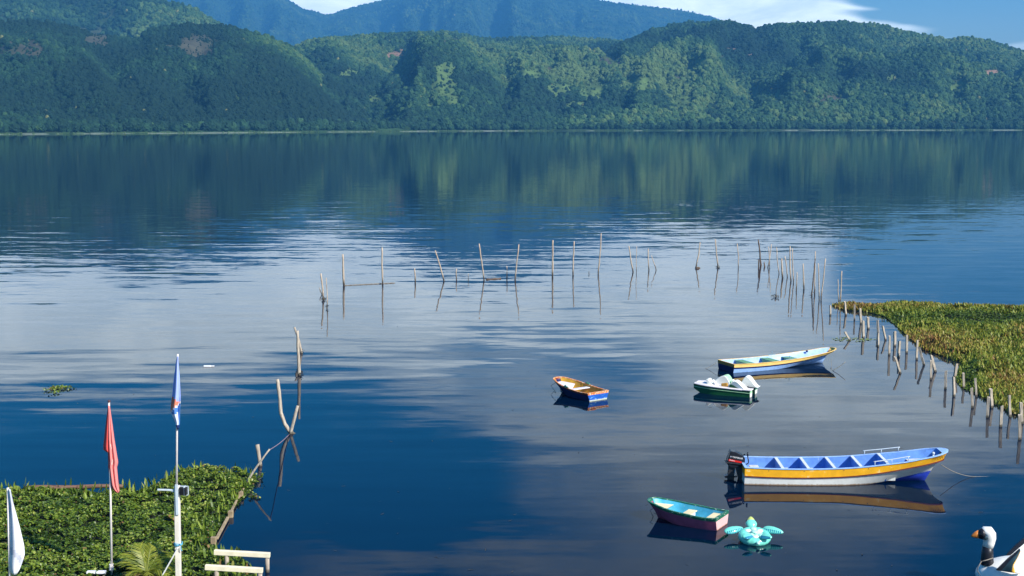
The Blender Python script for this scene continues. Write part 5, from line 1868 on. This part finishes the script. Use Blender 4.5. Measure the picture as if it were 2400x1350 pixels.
# ------------------------------------------------------------------ timber edge and rails of the landing stage
def log(name, pa, pb, rad, mat, label, z=0.08, sq=True):
    a, b = at(*pa, z), at(*pb, z)
    mb = MB()
    if sq:
        mb.beam(Vector((0, 0, 0)), b - a, rad * 2, rad * 1.6)
    else:
        pts = [(b - a) * (k / 8) + Vector((0, 0, 0.012 * math.sin(k * 1.3))) for k in range(9)]
        mb.tube(pts, [rad * (1 - 0.25 * k / 8) for k in range(9)], 8)
    o = mb.build(name, mat, None, bevel=0.01 if sq else 0, smooth=not sq)
    o.location = a
    return tag(o, label, 'timber')


log('edge_board', (555, 1173), (541, 1200), 0.035, TIMBER, 'upper pale board edging the hyacinth mat, below the corner log')
log('edge_board', (534, 1213), (508, 1262), 0.042, TIMBER, 'longer lower board edging the hyacinth mat')
log('edge_board', (574, 1140), (558, 1168), 0.035, TIMBER, 'short board half hidden in leaves at the corner of the hyacinth mat')
log('floating_log', (60, 1144), (290, 1139), 0.085, paint('brown_log', (0.16, 0.09, 0.06), 0.8, 0.3, 5, grain=(1, 8, 8), bump=0.3), 'brown log floating along the back edge of the hyacinth mat', z=0.16, sq=False)


def stub_post(px, py, w, h, label):
    c = at(px, py)
    mb = MB(); mb.box((0, 0, h / 2 - 0.2), (w, w, h + 0.4))
    o = mb.build('stub_post', TIMBER, None, bevel=0.012)
    o.location = c
    tag(o, label, 'post')


stub_post(565, 1166, 0.14, 0.20, 'stumpy post at the upper end of the upper edge board')
stub_post(541, 1212, 0.15, 0.20, 'squat square post between the two edge boards')
stub_post(501, 1279, 0.15, 0.26, 'squat post at the lower end of the longer edge board')

RAIL = paint('whitewashed_beam', (0.80, 0.72, 0.52), 0.6, 0.10, 4, chip=(0.5, 0.42, 0.3), chip_amt=0.04)


def rail(pa, pb, posts, Y, label):
    a, b = on(*pa, Y), on(*pb, Y)
    root = thing('beam_rail', label, 'rail', ((a + b) / 2).xy.to_3d())
    c = Vector(root.location)
    mb = MB(); mb.beam(a - c, b - c, 0.13, 0.125)
    mb.build('beam', RAIL, root, bevel=0.008)
    for px in posts:
        t = (px - pa[0]) / (pb[0] - pa[0])
        p = a.lerp(b, t) - c
        mb = MB()
        mb.tube([Vector((p.x, p.y, -0.5)), Vector((p.x, p.y, p.z * 0.4)), Vector((p.x + .005, p.y, p.z - 0.06))], [0.062, 0.058, 0.056], 10)
        mb.build('post', WOOD, root, smooth=True)


Yr = at(628, 1341).y
rail((502, 1294), (633, 1301), (531, 626), Yr, 'farther whitewashed beam on two posts at the edge of the hyacinth mat')
Yr2 = at(612, 1378).y
rail((481, 1329), (616, 1337), (507, 609), Yr2, 'nearer whitewashed beam on two posts at the bottom of the view')

# ------------------------------------------------------------------ flags
POLE_WHITE = paint('white_pole_paint', (0.80, 0.74, 0.70), 0.45, 0.08, 5, chip=(0.45, 0.2, 0.15), chip_amt=0.05)
POST_WHITE = paint('whitewashed_post', (0.78, 0.72, 0.62), 0.6, 0.12, 3, chip=(0.45, 0.38, 0.3), chip_amt=0.06, grain=(3, 3, 0.6))
CAP_RED = paint('rusty_cap', (0.12, 0.05, 0.05), 0.6, 0.2, 8)


def cloth(name, rows_px, Y, parent, mats, matfn, folds=3.0, amp=0.07, cols=22, seed=0):
    """limp flag: rows of (py, left px, right px) hung in gathered folds round the pole"""
    ys = [r[0] for r in rows_px]
    n = 34
    rows = []
    org = Vector(parent.location)
    for i in range(n + 1):
        f = i / n
        py = ys[0] + (ys[-1] - ys[0]) * f
        xl = np.interp(py, ys, [r[1] for r in rows_px]); xr = np.interp(py, ys, [r[2] for r in rows_px])
        row = []
        for j in range(cols + 1):
            s_ = j / cols
            ph = s_ * folds * 2 * math.pi + 0.9 * math.sin(f * 2.5 + seed) + f * 1.6
            width = max(abs(xr - xl) / 40.0, 0.15)
            dy = amp * width * math.sin(ph) - 0.06 * math.sin(math.pi * s_)
            px = xl + (xr - xl) * (s_ + 0.055 * math.sin(ph * 1.0 + 1.2) * math.sin(math.pi * s_))
            row.append(on(px, py, Y + dy) - org)
        rows.append(row)
    mb = MB()
    mb.grid(rows, lambda i, j: matfn(i / n, j / cols))
    o = mb.build(name, mats, parent, smooth=True)
    sm = o.modifiers.new('thickness', 'SOLIDIFY'); sm.thickness = 0.006
    return o


def fabric(name, col, var=0.06):
    m = paint(name, col, 0.75, var, 3, bump=0.02, spec=0.2)
    return m


def build_flags():
    # red flag
    base = at(262, 1352)
    Y = base.y
    root = thing('red_flag', 'limp red flag hanging down a white pole in the hyacinth mat', 'flag', base)
    tp, bt = on(255.5, 941, Y), on(262, 1352, Y)
    d = (tp - bt)
    mb = MB(); mb.tube([bt - base, bt - base + d * 0.5, tp - base], [0.032, 0.028, 0.024], 10)
    mb.build('pole', POLE_WHITE, root, smooth=True)
    mb = MB(); mb.tube([tp - base - Vector((0, 0, 0.02)), tp - base + Vector((0, 0, 0.03))], 0.036, 10); mb.build('pole_cap', CAP_RED, root)
    mb = MB(); mb.tube([on(261, 1336, Y) - base, on(260.8, 1322, Y) - base], 0.06, 10); mb.build('pole_collar', POLE_WHITE, root)
    RED = fabric('red_flag_cloth', (0.66, 0.085, 0.075)); PINKR = fabric('sunlit_red_cloth', (0.85, 0.25, 0.23)); WL = fabric('white_flag_print', (0.75, 0.6, 0.55))
    def mf(f, s_):
        if 0.44 < f < 0.66 and abs(s_ - (0.30 + 0.14 * math.sin((f - 0.44) / 0.22 * math.pi))) < 0.024:
            return 2
        return 0 if s_ < 0.22 else 1  # sunlit right side of the cloth put into a paler red
    cloth('flag_cloth', [(951, 253, 257), (985, 252.5, 262), (1030, 252, 268), (1085, 254, 277), (1095, 254, 274), (1120, 257, 276), (1140, 260, 278), (1150, 267, 280), (1155, 274, 279)], Y, root, [RED, PINKR, WL], mf, 2.0, 0.09, seed=1)
    cloth('flag_fold', [(955, 253, 256), (1000, 247.5, 256), (1045, 242.5, 256), (1054, 243, 256), (1060, 251, 256)], Y + 0.02, root, [RED], lambda f, s_: 0, 1.0, 0.08, seed=2)

    # blue flag on the white post with lamp, arm and brace
    base = at(418.5, 1385)
    Y = base.y
    root = thing('flag_post', 'tall whitewashed post with a floodlight, a side arm and a diagonal brace', 'post', base)
    t = on(415, 1138, Y) - base
    mb = MB(); mb.beam(Vector((0, 0, -0.3)), t, 0.135, 0.135, up=(0, 1, 0)); mb.build('post', POST_WHITE, root, bevel=0.012)
    mb = MB(); mb.box(on(414.5, 1171, Y - 0.085) - base, (0.07, 0.03, 0.80)); mb.build('batten', METAL, root, bevel=0.006)
    # floodlight with cooling fins
    fl = MB(); c = on(433, 1150, Y - 0.02) - base
    fl.box(c, (0.035, 0.16, 0.235)); lamp = fl.build('floodlight', METAL, root, bevel=0.01)
    fn = MB()
    for k in range(6):
        fn.box(c + Vector((-0.10 + 0.028 * k, -0.085, 0)), (0.010, 0.02, 0.20))
    fn.box(c + Vector((-0.03, -0.04, 0)), (0.18, 0.06, 0.20))
    fn.build('cooling_fins', MOTOR_GREY, lamp)
    fr = MB()
    a0, a1, a2, a3 = (on(x, y, Y - 0.02) - base for x, y in ((416, 1139), (441, 1140), (441.5, 1159), (436, 1161)))
    for p, q_ in ((a0, a1), (a1, a2), (a2, a3)):
        fr.beam(p, q_, 0.022, 0.022, up=(0, 1, 0))
    fr.build('lamp_bracket', METAL, root)
    ar = MB(); ar.beam(on(412, 1149, Y) - base, on(369, 1147.5, Y - 0.05) - base, 0.05, 0.04); ar.box(on(407, 1150, Y) - base, (0.10, 0.05, 0.06)); ar.build('side_arm', METAL, root, bevel=0.006)
    br = MB(); br.beam(on(418, 1283, Y - 0.10) - base, on(370, 1368, Y - 0.10) - base, 0.03, 0.17, up=(0, 1, 0)); 
    br.build('brace', paint('white_plank', (0.78, 0.77, 0.74), 0.55, 0.06, 5), root, bevel=0.006)
    tie = MB()
    for k in range(4):
        cz = on(418, 1272 + k * 1.4, Y) - base
        tie.tube([cz + Vector((0.105 * math.cos(a), 0.105 * math.sin(a), 0.012 * math.sin(a * 2 + k))) for a in np.linspace(0, 6.28, 17)], 0.009, 5, cap=False)
    for s_ in (-1, 1):
        tie.tube([on(421, 1274, Y - .1) - base, on(424, 1280 + s_, Y - .12) - base, on(424 + s_, 1288, Y - .12) - base, on(426 + s_, 1291, Y - .12) - base], 0.008, 5)
    tie.build('tie_string', paint('blue_string', (0.10, 0.38, 0.55), 0.8, 0.2, 20), root)
    # the flag itself stands on the post
    b2 = on(414.5, 1138, Y)
    fr_ = thing('blue_flag', 'limp blue flag with an orange patch on a thin pole above the whitewashed post', 'flag', b2)
    tp = on(418, 829, Y)
    mb = MB(); mb.tube([Vector((0, 0, -0.25)) + Vector((0, -0.07, 0)), (tp - b2) * 0.5 + Vector((0, -0.07, 0)), tp - b2 + Vector((0, -0.07, 0))], [0.030, 0.026, 0.022], 10)
    mb.build('pole', POLE_WHITE, fr_, smooth=True)
    LAV = fabric('lavender_blue_cloth', (0.36, 0.46, 0.84)); ORG = fabric('orange_cloth', (0.82, 0.25, 0.15)); WH = fabric('white_flag_line', (0.85, 0.87, 0.9)); MB_ = fabric('mid_blue_cloth', (0.08, 0.22, 0.55)); PW = fabric('pale_white_cloth', (0.68, 0.74, 0.90)); DB = fabric('dark_blue_cloth', (0.012, 0.035, 0.14))
    def mf2(f, s_):
        d1 = f - (0.53 + 0.12 * s_) ; d2 = f - (0.755 - 0.15 * s_)
        if f > 0.92:
            return 5
        if abs(d2) < 0.012 or (s_ > 0.2 and abs(f - 0.665 - 0.0 * s_) < 0.008):
            return 2
        if d2 > 0:
            return 4 if (s_ < 0.75 and f > 0.79 - 0.05 * s_) else 3
        if d1 > 0 and s_ < 0.85:
            return 1
        return 0
    cloth('flag_cloth', [(835, 416, 417.5), (850, 412.5, 418), (880, 408, 421), (930, 403, 423.5), (950, 400.5, 422.5), (965, 400, 422), (975, 404, 422), (988, 411, 421.5), (1000, 413, 420), (1006, 416, 419)], Y - 0.09, fr_,
          [LAV, ORG, WH, MB_, PW, DB], mf2, 1.5, 0.10, seed=4)

    # white flag at the left edge
    base = at(24, 1400)
    Y = base.y
    root = thing('white_flag', 'limp white flag with grey bands on a pole at the left edge', 'flag', base)
    tp = on(18.5, 1143, Y) - base
    mb = MB(); mb.tube([(0, 0, -0.3), tp * 0.5, tp], [0.036, 0.033, 0.03], 10); mb.build('pole', POLE_WHITE, root, smooth=True)
    WC = fabric('white_flag_cloth', (0.76, 0.78, 0.84)); GC = fabric('grey_flag_band', (0.52, 0.54, 0.64))  # grey bands run diagonally across the white cloth
    cloth('flag_cloth', [(1146, 20, 24), (1180, 21, 31), (1230, 20, 45), (1280, 20, 57), (1300, 20, 58), (1320, 21, 52), (1335, 23, 46), (1348, 30, 37)], Y - 0.03, root, [WC, GC],
          lambda f, s_: 1 if (0.16 < f + 0.25 * s_ < 0.34 or 0.62 < f - 0.20 * s_ < 0.70) else 0, 1.0, 0.09, seed=6)


build_flags()
# small bench like plank near the red flag
b0 = on(226, 1341, at(230, 1358).y)
root = thing('plank_bench', 'short white plank on two legs beside the foot of the red flag', 'bench', (b0.x, b0.y, 0))
mb = MB(); mb.box((0, 0, b0.z), (0.50, 0.14, 0.06)); mb.build('plank', LETTER_WHITE, root, bevel=0.01)
for x in (-0.2, 0.2):
    mb = MB(); mb.box((x, 0, b0.z / 2 - 0.13), (0.05, 0.08, b0.z + 0.2)); mb.build('leg', TIMBER, root)


# ------------------------------------------------------------------ young palm
def build_palm():
    base = at(346, 1380)
    root = thing('young_palm', 'young palm with arching fronds in front of the hyacinth mat', 'palm', base)
    heart = on(344, 1347, base.y) - base
    PALM = leaf_mat('palm_leaflet', [(0, (0.05, 0.085, 0.012)), (0.5, (0.17, 0.22, 0.02)), (1, (0.36, 0.36, 0.05))], 0.45, 0.3, 0.4)
    DRY = leaf_mat('dry_palm_leaflet', [(0, (0.30, 0.20, 0.10)), (1, (0.42, 0.30, 0.16))], 0.7, 0.2, 0.2)
    mb = MB(); mb.tube([Vector((0, 0, -0.2)), heart * 0.5, heart], [0.11, 0.10, 0.07], 10); mb.build('trunk', paint('palm_trunk', (0.10, 0.07, 0.04), 0.9, 0.3, 8, bump=0.3), root, smooth=True)
    rg = random.Random(9)
    specs = [(105, 1.25, 1.05, 0), (140, 1.05, 1.15, 0), (168, 0.85, 1.10, 0), (60, 1.1, 1.05, 0), (30, 0.9, 1.15, 0), (5, 0.75, 1.10, 0), (85, 1.6, 0.85, 0), (205, 0.35, 1.0, 1),
             (-30, 0.6, 1.0, 0), (225, 0.6, 0.95, 0), (120, 1.5, 0.95, 0), (-75, 0.7, 0.8, 0), (-15, 0.2, 0.9, 1)]
    for k, (azd, lift, Ln, dry) in enumerate(specs):
        Ln *= 0.80
        az = R(azd)
        d = Vector((math.cos(az), 0.75 * math.sin(az), 0))
        pts = []
        for i in range(13):
            f = i / 12
            pts.append(heart + d * Ln * (f * 0.85) + Vector((0, 0, Ln * (lift * f * 1.15 - 0.75 * f * f * (0.55 + 0.35 * lift)))))
        mb = MB(); mb.tube(pts, [0.018 * (1 - 0.8 * i / 12) + 0.003 for i in range(13)], 5)
        tints = [0.6] * len(mb.v)
        for i in range(2, 13):
            for sub in range(3):
                f = (i - 1 + sub / 3) / 12
                ii = min(int(f * 12), 11)
                p = pts[ii].lerp(pts[ii + 1], f * 12 - ii)
                tan = (pts[ii + 1] - pts[ii]).normalized()
                side = tan.cross(Vector((0, 0, 1))).normalized()
                for sg in (-1, 1):
                    ll = 0.42 * Ln * math.sin(math.pi * min(0.12 + f * 0.85, 1)) * rg.uniform(0.85, 1.1) + 0.05
                    dd = (side * sg * 0.75 + tan * 0.75 + Vector((0, 0, rg.uniform(-0.35, 0.12)))).normalized()
                    tip = p + dd * ll - Vector((0, 0, 0.10 * ll))
                    wv = tan * 0.011
                    up = Vector((0, 0, 0.008))
                    midp = p.lerp(tip, 0.45) + Vector((0, 0, 0.03 * ll))
                    mb.add([p - wv, p + wv, midp + wv * 1.5, midp - wv * 1.5, tip], [(0, 1, 2, 3), (3, 2, 4)])
                    tints += [min(max(rg.gauss(0.45 + 0.3 * f, 0.2), 0), 1)] * 5
        o = mb.build('frond', DRY if dry else PALM, root)
        a = o.data.attributes.new('tint', 'FLOAT', 'POINT')
        a.data.foreach_set('value', np.array(tints, np.float32))
        if dry:
            o['label'] = 'dry brown frond'


build_palm()
